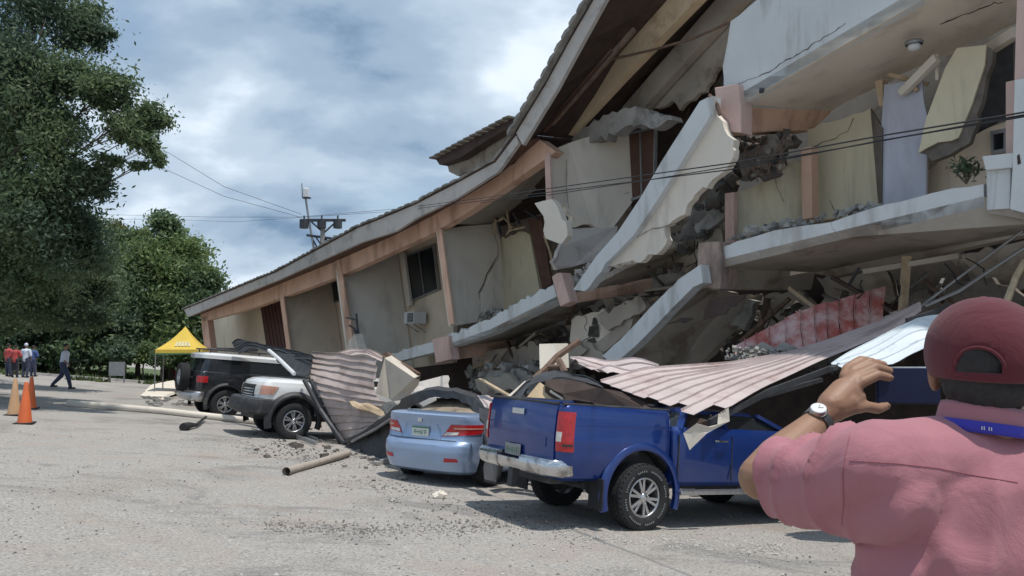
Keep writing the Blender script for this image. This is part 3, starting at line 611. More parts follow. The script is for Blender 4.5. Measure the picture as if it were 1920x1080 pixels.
slab('broken_edge', [(1722, 286), (1795, 258), (1806, 274), (1780, 290), (1748, 302), (1738, 290)], .15, 'dusty_concrete', o, 'all', .03, off=1.16)
part('cream_wall', [(1736, 322), (1780, 290), (1822, 256), (1852, 240), (1893, 226), (1889, 345), (1846, 345), (1738, 368)], .12, 'cream', (0, 1, 2), .03, off=1.9)
window([(1857, 246), (1886, 240), (1886, 285), (1858, 290)], 1.82, div=0)
mb = MB(); mb.bar(F(1690, 176, 1.35), F(1757, 108, 1.2), .11, .13); mb.build('broken_strut', 'cream_pale', B)
mb = MB(); mb.bar(F(1757, 102, 1.4), F(1758, 150, 1.4), .05, .05); mb.build('broken_strut', 'cream_pale', B)
mb = MB(); mb.bar(F(1665, 140, 1.5), F(1740, 158, 1.6), .05, .07); mb.bar(F(1702, 150, 1.4), F(1720, 170, 1.4), .05, .07); mb.build('broken_strut', 'timber', B)
mb = MB(); mb.bar(F(1850, 96, 1.7), F(1906, 60, 1.2), .13, .16); mb.build('broken_strut', 'cream_pale', B)
part('interior_shade_panel', [(1845, 110), (1900, 70), (1900, 210), (1822, 252)], .1, 'dark_steel', off=2.0)  # dark panel standing in for the unlit interior, shade put into its colour
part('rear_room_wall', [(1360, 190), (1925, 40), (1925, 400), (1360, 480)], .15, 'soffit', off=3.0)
# --- upper balcony F
part('parapet', [(1370, 40), (1424, -4), (1560, -90), (1900, -330), (1925, -100), (1732, -2), (1588, 80), (1480, 142), (1389, 195), (1357, 166), (1355, 126), (1364, 80)], .18, 'whitewash', (0, 9, 10, 11), .012, off=-.1, step=.2)
part('balcony_soffit', [(1389, 195, -.1), (1732, -2, -.1), (1925, -110, -.1), (1980, -20, 1.8), (1905, 44, 2.1), (1790, 98, 2.1), (1700, 134, 2.2), (1560, 208, 2.2)], .2, 'cream_pale', (4, 5, 6), .03, ext=UPV * .2)
part('beam_end', [(1339, 164), (1383, 156), (1389, 200), (1389, 249), (1351, 247), (1342, 210)], .35, 'pink_paint', (0, 5), .012, off=-.25, bevel=.02)
part('balcony_beam', [(1388, 200, -.1), (1560, 207, 2.2), (1556, 214, 2.2), (1522, 245, 1.9), (1388, 249, -.1)], .3, 'peach', ext=UU * .3, bevel=.02)
def crack(name, pts, off, m='dark_wood', w=.012, parent=None, ext=None):
    mb = MB(); q = [F(a, b, off if not isinstance(off, (list, tuple)) else off[i]) for i, (a, b) in enumerate(pts)]; out = []
    for a, b in zip(q[:-1], q[1:]):
        for k in range(4): out.append(a.lerp(b, k / 4) + V((0, 0, rnd.gauss(0, .012 if k else 0))))
    out.append(q[-1]); mb.tube(out, [w * rnd.uniform(.25, .8) for _ in out], 4); return mb.build(name, m, parent or B)
crack('crack', [(1384, 157), (1420, 145), (1450, 130), (1474, 112), (1500, 100), (1530, 78), (1560, 62), (1585, 44)], -.1, w=.014)
crack('crack', [(1556, 376), (1562, 390), (1572, 405), (1580, 420)], 1.74, w=.008)
crack('crack', [(1522, 276), (1560, 262), (1590, 246), (1600, 222)], 1.74, w=.012)
crack('crack', [(1452, 318), (1456, 350), (1470, 378)], 1.2, w=.008)
crack('crack', [(1558, 417), (1562, 430), (1572, 441)], -.0, w=.006)
crack('crack', [(1757, 45), (1790, 35), (1850, 12), (1880, 4)], [.9, .9, .9, .9], w=.02)
crack('crack', [(1066, 390), (1062, 350), (1062, 300)], .55, w=.012)
crack('crack', [(1075, 412), (1105, 402), (1140, 372), (1180, 360)], [.85, 1.2, 1.7, 2.1], w=.012)
crack('crack', [(1195, 443), (1225, 428), (1262, 420), (1300, 410)], -.47, w=.01)
crack('crack', [(1120, 507), (1150, 500), (1190, 488)], -.47, w=.01)
# ceiling lamp under balcony F
CLp = F(1714, 84, .75); o = MB(); 
t_ = thing('ceiling_lamp', 'small round lamp fixed under the upper balcony ceiling', 'lamp', tuple(CLp))
M0 = Matrix.Translation(CLp) @ Matrix.Rotation(math.pi / 2, 4, 'X')
mb = MB(); mb.lathe([(0, .06), (.13, .06), (.14, .03), (.13, 0)], M0, 20); mb.build('lamp_base', 'metal_grey', t_, smooth=True)
mb = MB(); mb.ball(CLp - V((0, 0, .03)), (.10, .10, .07)); mb.build('lamp_globe', 'white_plastic', t_, smooth=True)
mb = MB(); mb.box(F(1428, 170, -.12), (.07, .07, .07)); mb.build('socket', 'dark_steel', B)
# masses of broken matter inside the torn floors
def rubble(name, quads, n, m, seed, smin, smax, label, jit=.3):
    rr = random.Random(seed); mb = MB()
    for i in range(n):
        q = rr.choice(quads); u, v = rr.random(), rr.random()
        x = (q[0][0] * (1 - u) + q[1][0] * u) * (1 - v) + (q[3][0] * (1 - u) + q[2][0] * u) * v
        y = (q[0][1] * (1 - u) + q[1][1] * u) * (1 - v) + (q[3][1] * (1 - u) + q[2][1] * u) * v
        c = F(x, y, q[4] + rr.uniform(-jit, jit)); s = smin + (smax - smin) * rr.random() ** 2
        rm = Matrix.Rotation(rr.uniform(0, 6), 3, 'X') @ Matrix.Rotation(rr.uniform(0, 6), 3, 'Z')
        k = len(mb.v); mb.box(c, (s * rr.uniform(.6, 1.6), s * rr.uniform(.5, 1.2), s * rr.uniform(.2, .9)), rm)
        for j in range(k, len(mb.v)): mb.v[j] += V((rr.gauss(0, .12), rr.gauss(0, .12), rr.gauss(0, .12))) * s
    o = mb.build(name, m, clean=False); tag(o, label, None, None, 'stuff'); return o
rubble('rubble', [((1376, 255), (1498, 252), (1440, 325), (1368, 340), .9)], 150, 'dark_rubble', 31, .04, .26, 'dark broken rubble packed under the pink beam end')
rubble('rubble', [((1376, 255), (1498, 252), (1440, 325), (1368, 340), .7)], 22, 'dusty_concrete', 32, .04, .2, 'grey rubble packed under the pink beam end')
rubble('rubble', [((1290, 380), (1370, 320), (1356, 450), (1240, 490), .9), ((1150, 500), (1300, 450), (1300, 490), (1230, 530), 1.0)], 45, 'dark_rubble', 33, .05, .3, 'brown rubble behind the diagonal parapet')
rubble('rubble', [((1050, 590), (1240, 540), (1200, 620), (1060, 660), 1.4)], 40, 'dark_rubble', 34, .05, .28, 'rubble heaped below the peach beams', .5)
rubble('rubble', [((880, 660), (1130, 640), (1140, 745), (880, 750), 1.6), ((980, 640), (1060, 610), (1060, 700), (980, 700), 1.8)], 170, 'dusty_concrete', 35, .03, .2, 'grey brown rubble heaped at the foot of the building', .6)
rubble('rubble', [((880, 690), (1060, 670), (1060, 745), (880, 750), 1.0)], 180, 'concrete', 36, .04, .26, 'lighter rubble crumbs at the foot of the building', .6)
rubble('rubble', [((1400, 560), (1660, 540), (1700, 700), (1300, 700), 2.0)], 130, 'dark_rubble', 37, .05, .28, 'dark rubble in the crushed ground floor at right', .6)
rubble('rubble', [((1360, 452), (1500, 425), (1500, 412), (1400, 428), .3), ((1500, 425), (1650, 388), (1650, 380), (1500, 412), .4), ((860, 606), (945, 590), (940, 570), (880, 600), 1.2)], 170, 'concrete', 38, .03, .13, 'crumbled plaster lying on the balcony floors', .2)
rubble('rubble', [((1060, 520), (1150, 470), (1100, 520), (1070, 560), .6)], 130, 'fascia', 39, .03, .2, 'blue grey plaster crumbs behind the fallen coping', .3)
# crushed ground floor: dark walls and toppled pieces
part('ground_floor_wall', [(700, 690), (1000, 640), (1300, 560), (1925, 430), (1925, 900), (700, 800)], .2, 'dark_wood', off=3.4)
part('tilted_wall', [(1072, 600), (1130, 578), (1160, 600), (1130, 652), (1108, 672), (1068, 640)], .15, 'cream_pale', (0, 1, 2, 3), .03, off=1.0)
part('tilted_beam', [(1042, 688), (1082, 640), (1100, 655), (1062, 690)], .2, 'soffit', 'all', .02, off=.7)
part('tilted_wall', [(1060, 650), (1098, 640), (1150, 685), (1070, 690)], .15, 'soffit', (0, 1), .03, off=.8)
part('tilted_beam', [(1100, 652), (1122, 640), (1190, 585), (1180, 620), (1115, 676)], .2, 'soffit', (0, 2), .02, off=.9)
part('toppled_wall', [(888, 664), (966, 652), (1060, 700), (1010, 730), (900, 735)], .2, 'dusty_concrete', 'all', .03, off=1.5)
for i, (a, b, w) in enumerate([((890, 690), (960, 655), .1), ((950, 640), (975, 690), .12), ((975, 650), (1005, 625), .09), ((1085, 560), (1060, 610), .08), ((1170, 590), (1230, 560), .07), ((1180, 560), (1240, 552), .06), ((1210, 545), (1290, 535), .08), ((1390, 640), (1480, 560), .1), ((1480, 540), (1560, 600), .1), ((1560, 520), (1700, 600), .1), ((1620, 510), (1800, 480), .12), ((1440, 560), (1420, 630), .1), ((1700, 480), (1690, 620), .12), ((1405, 268), (1445, 330), .05), ((1440, 262), (1410, 335), .06), ((1460, 255), (1475, 310), .05), ((1480, 262), (1452, 312), .05)]):
    mb = MB(); mb.bar(F(*a, 1.2), F(*b, 1.3), w, w * .7); mb.build('broken_timber', ['timber', 'dark_wood', 'soffit', 'rust_steel'][i % 4], B)
for k in range(9):
    rr = random.Random(50 + k); x, y = rr.uniform(1378, 1480), rr.uniform(252, 262); q = [(x, y)]
    for j in range(4): x += rr.gauss(0, 12); y += rr.uniform(10, 22); q.append((x, y))
    mb = MB(); mb.tube([F(a, b, .4) for a, b in q], .012, 4); mb.build('reinforcing_bar', 'rust_steel', B)
# larger tilted remains filling the torn storeys
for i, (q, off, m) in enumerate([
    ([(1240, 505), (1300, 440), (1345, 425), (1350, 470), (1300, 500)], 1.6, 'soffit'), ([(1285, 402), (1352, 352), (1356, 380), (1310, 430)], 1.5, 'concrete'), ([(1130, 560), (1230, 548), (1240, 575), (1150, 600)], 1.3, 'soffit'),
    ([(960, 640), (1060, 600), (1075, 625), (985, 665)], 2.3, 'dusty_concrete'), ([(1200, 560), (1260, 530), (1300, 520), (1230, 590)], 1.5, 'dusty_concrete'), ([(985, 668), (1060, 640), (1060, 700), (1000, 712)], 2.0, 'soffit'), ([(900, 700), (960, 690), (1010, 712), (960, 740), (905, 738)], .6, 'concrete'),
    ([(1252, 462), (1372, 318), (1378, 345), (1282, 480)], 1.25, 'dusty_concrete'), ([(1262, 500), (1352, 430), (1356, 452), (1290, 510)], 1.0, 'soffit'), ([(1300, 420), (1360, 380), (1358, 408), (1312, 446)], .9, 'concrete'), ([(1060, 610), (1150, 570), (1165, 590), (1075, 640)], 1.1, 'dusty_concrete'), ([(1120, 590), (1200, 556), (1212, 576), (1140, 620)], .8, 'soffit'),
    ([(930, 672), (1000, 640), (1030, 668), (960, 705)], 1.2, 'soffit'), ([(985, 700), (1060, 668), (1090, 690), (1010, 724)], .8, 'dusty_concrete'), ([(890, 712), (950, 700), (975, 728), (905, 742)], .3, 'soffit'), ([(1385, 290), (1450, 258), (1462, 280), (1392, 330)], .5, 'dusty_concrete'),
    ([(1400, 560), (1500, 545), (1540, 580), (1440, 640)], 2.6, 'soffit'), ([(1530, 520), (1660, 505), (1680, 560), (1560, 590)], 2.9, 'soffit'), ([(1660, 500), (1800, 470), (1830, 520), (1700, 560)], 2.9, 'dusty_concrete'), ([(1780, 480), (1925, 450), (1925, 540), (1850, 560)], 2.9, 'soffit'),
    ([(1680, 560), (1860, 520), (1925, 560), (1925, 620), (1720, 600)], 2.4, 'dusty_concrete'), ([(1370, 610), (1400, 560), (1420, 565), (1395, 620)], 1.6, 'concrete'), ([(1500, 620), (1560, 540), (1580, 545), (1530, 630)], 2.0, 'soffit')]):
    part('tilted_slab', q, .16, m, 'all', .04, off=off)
for i in range(34):
    rr = random.Random(900 + i); x, y = rr.choice([(1240, 480), (1080, 620), (1450, 590), (1620, 560), (1760, 540), (960, 690), (1180, 590), (1320, 430)]); x += rr.gauss(0, 40); y += rr.gauss(0, 18); a = rr.uniform(-.9, .9) + (1.57 if rr.random() < .3 else 0); Lp = rr.uniform(15, 55)
    mb = MB(); mb.bar(F(x, y, rr.uniform(.9, 2.2)), F(x + math.cos(a) * Lp, y - math.sin(a) * Lp, rr.uniform(.9, 2.2)), rr.uniform(.03, .09), rr.uniform(.02, .06)); mb.build('broken_timber', ['timber', 'soffit', 'rust_steel', 'dark_wood', 'metal_grey'][i % 5], B)
for i in range(16):
    rr = random.Random(950 + i); x, y = rr.choice([(1110, 600), (1470, 560), (1650, 530), (1290, 440), (1800, 490), (950, 660)]); x += rr.gauss(0, 25); y += rr.gauss(0, 8); q = [(x, y)]
    for j in range(4): x += rr.gauss(0, 9); y += rr.uniform(6, 18); q.append((x, y))
    mb = MB(); mb.tube([F(a, b, 1.0) for a, b in q], .012, 4); mb.build('hanging_wire', 'wire_black', B)
# upper roof edge seen above the fascia
part('upper_eave', [(817, 298), (868, 271), (966, 220), (962, 234), (905, 268), (862, 296), (824, 309)], .3, 'dark_wood', (1,), .02, off=-.2)
part('upper_eave_wall', [(838, 306), (900, 276), (955, 242), (930, 300), (858, 330), (842, 322)], .2, 'soffit', off=.2)
P3 = [F(*t, -.22) for t in [(817, 297), (868, 269), (968, 217)]]
for p, d in along(P3, .3):
    mb = MB(); mb.box(p + V((0, 0, .02)), (.27, .3, .045), Matrix.Rotation(math.atan2(UU.y, UU.x), 3, 'Z')); mb.build('roof_tile', 'dusty_concrete', B)
# air conditioner on the wall
ACp = F(778, 596, 1.85); AC = thing('air_conditioner', 'boxy air conditioner hung on the cream wall below the two pane window', 'air conditioner', tuple(ACp))
def fbox(mb, c, dx, dy, dz): mb.box(c, (dx, dy, dz), Matrix.Rotation(math.atan2(UU.y, UU.x), 3, 'Z'))
mb = MB(); fbox(mb, ACp, .72, .5, .42); mb.build('casing', 'white_plastic', AC, bevel=.015)
mb = MB(); fbox(mb, ACp - BK * .255 - UU * .12, .40, .02, .32); mb.build('grille', 'dark_steel', AC)
for i in range(6):
    mb = MB(); fbox(mb, ACp - BK * .27 - UU * .12 + V((0, 0, -.13 + i * .052)), .40, .02, .012); mb.build('louvre', 'white_plastic', AC)
mb = MB(); mb.tube([ACp + UU * .15 - V((0, 0, .2)), F(779, 640, 2.0), F(781, 655, 2.0)], .015, 5); mb.build('drain_pipe', 'white_plastic', AC)
for sgn in (-.25, .25):
    mb = MB(); mb.bar(ACp + UU * sgn - V((0, 0, .22)) - BK * .2, ACp + UU * sgn - V((0, 0, .5)) + BK * .3, .03); mb.build('bracket', 'metal_grey', AC)
# ================================================================ vehicles
def paint(name, c, metal=.25, rough=.32, dust=.35, dustc=(.33, .30, .27)):
    mat(name, c, rough, .04, 1.5, 0, metal=metal, coat=.8, dirt=dustc, dirt_amt=dust, dscale=2.2, lo=.46, hi=.75)
paint('paint_blue', (.006, .037, .205), .35, .3, .08)
paint('paint_light_blue', (.30, .41, .60), .4, .35, .16)
paint('paint_black', (.012, .014, .018), .1, .3, .16)
paint('paint_white', (.74, .75, .75), .0, .35, .15)
mat('chrome', (.62, .63, .64), .2, .06, 8, .05, metal=1.0, dirt=(.16, .14, .12), dirt_amt=.7, dscale=5)
mat('rim_metal', (.52, .52, .53), .32, .1, 8, .05, metal=.9, dirt=(.14, .13, .12), dirt_amt=.5, dscale=8)
mat('lamp_red', (.42, .015, .018), .18, .25, 18, .1, coat=.5)
mat('lamp_amber', (.50, .26, .19), .18, .15, 18, .1, coat=.5)
mat('lamp_clear', (.62, .60, .56), .15, .15, 20, .15, coat=.5)
mat('black_trim', (.03, .031, .034), .6, .2, 8, .15, dirt=(.2, .19, .17), dirt_amt=.35, dscale=3)
mat('plate_white', (.62, .64, .60), .5, .05, 4, 0)
mat('plate_green', (.06, .18, .10), .5, .05, 4, 0)
mat('glass_dusty', (.30, .24, .18), .5, .3, 4, .1, dirt=(.05, .05, .05), dirt_amt=.7, dscale=7)
GN = V((-GA, -GB, 1)).normalized()
def vehicle(name, label, cat, x, y, heading, z=0, group=None, roll=0, pitch=0):
    fx = V((math.cos(heading), math.sin(heading), 0)); fx.z = GA * fx.x + GB * fx.y; fx.normalize()
    ly = GN.cross(fx).normalized(); M = Matrix((fx, ly, GN)).transposed().to_4x4() @ Matrix.Rotation(roll, 4, 'X') @ Matrix.Rotation(pitch, 4, 'Y')
    return thing(name, label, cat, tuple(gp(x, y, z)), group, M.to_euler())
class ZBody:
    """a body built from rounded plan outlines stacked in height: (z, rear x, front x, half width, corner radius, rear bow, front bow)"""
    def __init__(s, levels, sub=3):
        L_ = [tuple(l) for l in levels]; out = []
        for i in range(len(L_) - 1):
            for k in range(sub):
                t = k / sub; p0, p1, p2, p3 = L_[max(i - 1, 0)], L_[i], L_[i + 1], L_[min(i + 2, len(L_) - 1)]
                out.append(tuple(p1[j] + (p2[j] - p1[j]) * t for j in range(7)))
        out.append(L_[-1]); s.lv = out
    def outline(s, l):
        z, xr, xf, hw, r, br, bf = l; yi = hw - r; pts = []
        er = xr + br * (yi / hw) ** 2; ef = xf - bf * (yi / hw) ** 2
        for k in range(9): y = -yi * k / 8; pts.append((xr + br * (y / hw) ** 2, y))          # rear centre to right corner
        for k in range(1, 9): a = math.pi / 2 * k / 8; pts.append((er + r - r * math.cos(a), -yi - r * math.sin(a)))
        for k in range(1, 41): t = k / 40; pts.append((er + r + (ef - er - 2 * r) * t, -hw))
        for k in range(1, 9): a = math.pi / 2 * k / 8; pts.append((ef - r + r * math.sin(a), -yi - r * math.cos(a)))
        for k in range(1, 9): y = -yi * (1 - k / 8); pts.append((xf - bf * (y / hw) ** 2, y))
        return pts                                                        # half outline, rear centre .. right side .. front centre
    def mesh(s, mb):
        rings = []
        for l in s.lv:
            h = s.outline(l); full = h + [(x, -y) for x, y in h[-2:0:-1]]; rings.append([V((x, y, l[0])) for x, y in full])
        n = len(rings[0]); vs = [v for r_ in rings for v in r_]; fs = [(i * n + j, i * n + (j + 1) % n, (i + 1) * n + (j + 1) % n, (i + 1) * n + j) for i in range(len(rings) - 1) for j in range(n)]
        fs += [tuple(range(n))[::-1], tuple(range((len(rings) - 1) * n, len(rings) * n))]
        mb.add(vs, fs); return mb
    def level(s, z):
        for a, b in zip(s.lv[:-1], s.lv[1:]):
            if a[0] <= z <= b[0] and b[0] > a[0]:
                t = (z - a[0]) / (b[0] - a[0]); return tuple(a[j] + (b[j] - a[j]) * t for j in range(7))
        return s.lv[0] if z < s.lv[0][0] else max(s.lv, key=lambda l: l[0])
    def at(s, d, z, side=-1, off=0.0, front=False):
        """point at distance d along the outline from the rear (or front) centre line, on the right (-1) or left (1)"""
        h = s.outline(s.level(z)); h = h[::-1] if front else h
        if d < 0: side = -side; d = -d
        acc = 0
        for a, b in zip(h[:-1], h[1:]):
            Lg = math.hypot(b[0] - a[0], b[1] - a[1])
            if acc + Lg >= d:
                t = (d - acc) / max(Lg, 1e-6); x, y = a[0] + (b[0] - a[0]) * t, a[1] + (b[1] - a[1]) * t
                nx_, ny_ = (b[1] - a[1]) / max(Lg, 1e-6), -(b[0] - a[0]) / max(Lg, 1e-6)
                if front: nx_, ny_ = -nx_, -ny_
                q = V((x, y, z)) - V((-nx_, -ny_, 0)) * off if False else V((x + nx_ * off, y + ny_ * off, z)); break
            acc += Lg
        else: q = V((h[-1][0], h[-1][1], z))
        if side > 0: q.y = -q.y
        return q
    def patch(s, quad, side=-1, off=.008, nu=10, nv=5, front=False, deep=.03):
        mb = MB()
        def f(u, v, o): 
            a = (quad[0][0] * (1 - u) + quad[1][0] * u, quad[0][1] * (1 - u) + quad[1][1] * u); b = (quad[3][0] * (1 - u) + quad[2][0] * u, quad[3][1] * (1 - u) + quad[2][1] * u)
            return s.at(a[0] * (1 - v) + b[0] * v, a[1] * (1 - v) + b[1] * v, side, o, front)
        n = (nu + 1) * (nv + 1); vs = [f(i / nu, j / nv, off) for j in range(nv + 1) for i in range(nu + 1)] + [f(i / nu, j / nv, -deep) for j in range(nv + 1) for i in range(nu + 1)]
        fs = []; w = nu + 1
        for j in range(nv):
            for i in range(nu): q = (j * w + i, j * w + i + 1, (j + 1) * w + i + 1, (j + 1) * w + i); fs += [q, tuple(n + k for k in q[::-1])]
        ed = [(i, i + 1) for i in range(nu)] + [(nv * w + i + 1, nv * w + i) for i in range(nu)] + [((j + 1) * w, j * w) for j in range(nv)] + [(j * w + nu, (j + 1) * w + nu) for j in range(nv)]
        fs += [(b, a, n + a, n + b) for a, b in ed]
        mb.add(vs, fs); return mb
def cut(o, cyls, m='black_trim'):
    """wheel wells: subtract real cylinders"""
    c = MB()
    for (x, y, z, r, w) in cyls:
        n = 40; k = [V((x + r * math.cos(2 * math.pi * j / n), y - w / 2, z + r * math.sin(2 * math.pi * j / n))) for j in range(n)]; c.prism(k, (0, w, 0))
    me = bpy.data.meshes.new('c'); me.from_pydata([tuple(v) for v in c.v], [], c.f); me.materials.append(MATS[m])
    bm = bmesh.new(); bm.from_mesh(me); bmesh.ops.recalc_face_normals(bm, faces=bm.faces); bm.to_mesh(me); bm.free()
    t = bpy.data.objects.new('cutter', me); COL.objects.link(t)
    par = o.parent; o.parent = None; t.matrix_world = Matrix(); 
    md = o.modifiers.new('b', 'BOOLEAN'); md.operation = 'DIFFERENCE'; md.object = t; md.solver = 'EXACT'; md.material_mode = 'TRANSFER'
    bpy.context.view_layer.update(); dg = bpy.context.evaluated_depsgraph_get(); nm = bpy.data.meshes.new_from_object(o.evaluated_get(dg)); o.modifiers.clear(); o.data = nm
    o.parent = par; bpy.data.objects.remove(t)
    return o
def autosmooth(o, ang=35):
    bm = bmesh.new(); bm.from_mesh(o.data)
    for f in bm.faces: f.smooth = True
    for e in bm.edges:
        e.smooth = not (len(e.link_faces) == 2 and e.calc_face_angle(0) > R(ang))
    bm.to_mesh(o.data); bm.free(); return o
def wheel(parent, x, y, r, w, side, spokes=6, rim=.62, flat=0, lettered=False):
    Mx = Matrix.Translation((x, y, r)) @ (Matrix() if side > 0 else Matrix.Rotation(math.pi, 4, 'Z'))
    ri = r * rim; h = w / 2
    mb = MB(); mb.lathe([(ri, -h * .85), (r * .84, -h), (r * .955, -h * .93), (r * .985, -h * .75), (r * .985, h * .75), (r * .955, h * .93), (r * .84, h), (r * .76, h * 1.0), (ri * 1.04, h * .86), (ri, h * .78), (ri, -h * .85)], Mx, 48)
    for k in range(40):
        a = 2 * math.pi * k / 40
        for j, yy in enumerate((-h * .66, -h * .22, h * .22, h * .66)):
            aa = a + (j % 2) * .078; c = V((math.cos(aa) * r * .985, yy, math.sin(aa) * r * .985)); rm = Matrix.Rotation(-aa, 3, 'Y') @ Matrix.Rotation((.3 if j % 2 else -.3), 3, 'X')
            vv = [Mx @ (c + rm @ V((p, q, s_))) for s_ in (-.028, .028) for p, q in ((-.012, -h * .18), (.012, -h * .18), (.012, h * .18), (-.012, h * .18))]
            mb.add(vv, [(3, 2, 1, 0), (4, 5, 6, 7), (0, 1, 5, 4), (1, 2, 6, 5), (2, 3, 7, 6), (3, 0, 4, 7)])
    wo_ = mb.build('wheel', 'black_rubber', parent, local=True); autosmooth(wo_, 30)
    mb = MB(); mb.lathe([(ri * 1.03, h * .80), (ri * .97, h * .86), (ri * .92, h * .80), (ri * .86, h * .25), (ri * .84, -h * .5), (ri * .98, -h * .8)], Mx, 40)
    for k in range(spokes):
        a = 2 * math.pi * k / spokes + .3
        for da in (-.17, .17) if spokes <= 6 else (0,):
            p0 = V((math.cos(a + da * .5) * ri * .18, h * .62, math.sin(a + da * .5) * ri * .18)); p1 = V((math.cos(a + da) * ri * .93, h * .66, math.sin(a + da) * ri * .93))
            mb.bar(Mx @ p0, Mx @ p1, ri * (.15 if spokes <= 6 else .16), h * .22, up=Mx.to_3x3() @ V((0, 1, 0)))
    ro = mb.build('rim', 'rim_metal', wo_, local=True, bevel=.004); ro.location = (0, 0, 0)
    mb = MB(); mb.lathe([(0, h * .86), (ri * .13, h * .86), (ri * .2, h * .80), (ri * .24, h * .62), (ri * .24, h * .3)], Mx, 20)
    for k in range(6):
        a = 2 * math.pi * k / 6; mb.ball(Mx @ V((math.cos(a) * ri * .30, h * .66, math.sin(a) * ri * .30)), .014, 6, 4)
    mb.build('hub', 'chrome', wo_, smooth=True, local=True)
    mb = MB(); mb.lathe([(0, -h * .1), (ri * .82, -h * .1), (ri * .82, -h * .4), (0, -h * .4)], Mx, 24); mb.build('brake_disc', 'dark_steel', wo_, local=True)
    if lettered:
        mb = MB(); n = 64
        for k in range(n):
            if k % 16 in (0, 1, 9, 10): continue
            a = 2 * math.pi * (k + .2) / n; b = 2 * math.pi * (k + .75) / n
            q = [Mx @ V((math.cos(t) * rr_, h * 1.003 + .0015 , math.sin(t) * rr_)) for t, rr_ in ((a, r * .775), (b, r * .775), (b, r * .825), (a, r * .825))]
            mb.prism(q, Mx.to_3x3() @ V((0, .003, 0)))
        mb.build('raised_lettering', 'metal_grey', wo_, local=True)['kind'] = 'stuff'
    return wo_
def mp_(mb, name, m, parent, smooth=True, bevel=0):
    o = mb.build(name, m, parent, local=True, bevel=bevel)
    if smooth and not bevel: autosmooth(o, 40)
    return o
def strokes(parent, x, y0, z0, w, h):
    """number plate characters, too blurred in the photograph to read: worn uprights and bars only"""
    rr = random.Random(3); mb = MB()
    for k in range(6):
        y = y0 + w / 2 - w * (k + .5) / 6 - (.012 if k > 2 else 0); a = w / 14
        for q in (-1, 1):
            if rr.random() < .8: mb.box((x, y + q * a, z0), (.002, .008, h * rr.uniform(.7, 1)))
        for q in (-1, 0, 1):
            if rr.random() < .55: mb.box((x - .0005, y, z0 + q * h * .42), (.002, 2 * a, .009))
    return mp_(mb, 'plate_lettering', 'plate_green', parent, False)
# ---------------------------------------------------------------- blue pickup
T = vehicle('pickup_truck', 'glossy dark blue pickup truck with chrome rear bumper, crushed under the pink roofing sheets', 'pickup truck', 1.06, 10.19, R(31.5))
bed = ZBody([(.56, -1.14, .44, .78, .06, .02, 0), (.60, -1.20, .46, .84, .09, .03, 0), (.80, -1.23, .47, .885, .10, .04, 0), (1.02, -1.24, .47, .895, .10, .04, 0), (1.08, -1.24, .47, .888, .10, .04, 0), (1.30, -1.23, .47, .875, .09, .04, 0), (1.40, -1.22, .46, .858, .09, .04, 0), (1.43, -1.20, .45, .84, .08, .04, 0), (1.435, -1.17, .43, .805, .07, .04, 0), (1.42, -1.15, .41, .785, .06, .03, 0), (.92, -1.14, .40, .775, .06, .03, 0)])
o = bed.mesh(MB()).build('cargo_bed', 'paint_blue', T, local=True); cut(o, [(0, -.95, .41, .53, .62), (0, .95, .41, .53, .62)]); autosmooth(o, 40)
cab = ZBody([(.50, .50, 4.0, .80, .10, 0, .2), (.56, .49, 4.1, .87, .10, 0, .25), (.80, .49, 4.15, .905, .12, 0, .25), (1.05, .49, 4.12, .91, .12, 0, .25), (1.18, .49, 4.05, .885, .12, 0, .25), (1.24, .50, 3.9, .85, .12, 0, .2)])
o = cab.mesh(MB()).build('cab_body', 'paint_blue', T, local=True); cut(o, [(3.08, -.95, .41, .50, .62), (3.08, .95, .41, .50, .62)]); autosmooth(o, 40)
gh_ = ZBody([(1.22, .54, 2.9, .82, .12, .02, .1), (1.33, .62, 2.45, .78, .12, .02, .1), (1.42, .75, 2.15, .74, .14, .02, .1)], 2); mp_(gh_.mesh(MB()), 'cab_glass', 'glass_dark', T)
rf = ZBody([(1.41, .74, 2.18, .75, .14, .02, .1), (1.45, .74, 2.16, .74, .14, .02, .1), (1.48, .85, 2.05, .62, .14, .02, .1)], 2); mp_(rf.mesh(MB()), 'cab_roof', 'paint_blue', T)
for (xa, za, xb, zb) in [(.62, 1.2, .78, 1.43), (1.45, 1.2, 1.42, 1.43), (2.65, 1.22, 2.1, 1.43)]:
    for sd_ in (-1, 1): mb = MB(); mb.bar((xa, sd_ * .835, za), (xb, sd_ * .75, zb), .09, .05); mp_(mb, 'pillar', 'paint_blue', T, False)
# door shut lines as recessed strips, handle
for x in (1.50, .56):
    mb = MB(); mb.box((x, -.9075, .86), (.012, .014, .56)); mp_(mb, 'door_gap', 'black_trim', T, False)
mb = MB(); mb.tube([(1.18, -.92, 1.08), (1.20, -.955, 1.085), (1.36, -.955, 1.085), (1.38, -.92, 1.08)], .014, 8); mp_(mb, 'door_handle', 'chrome', T)
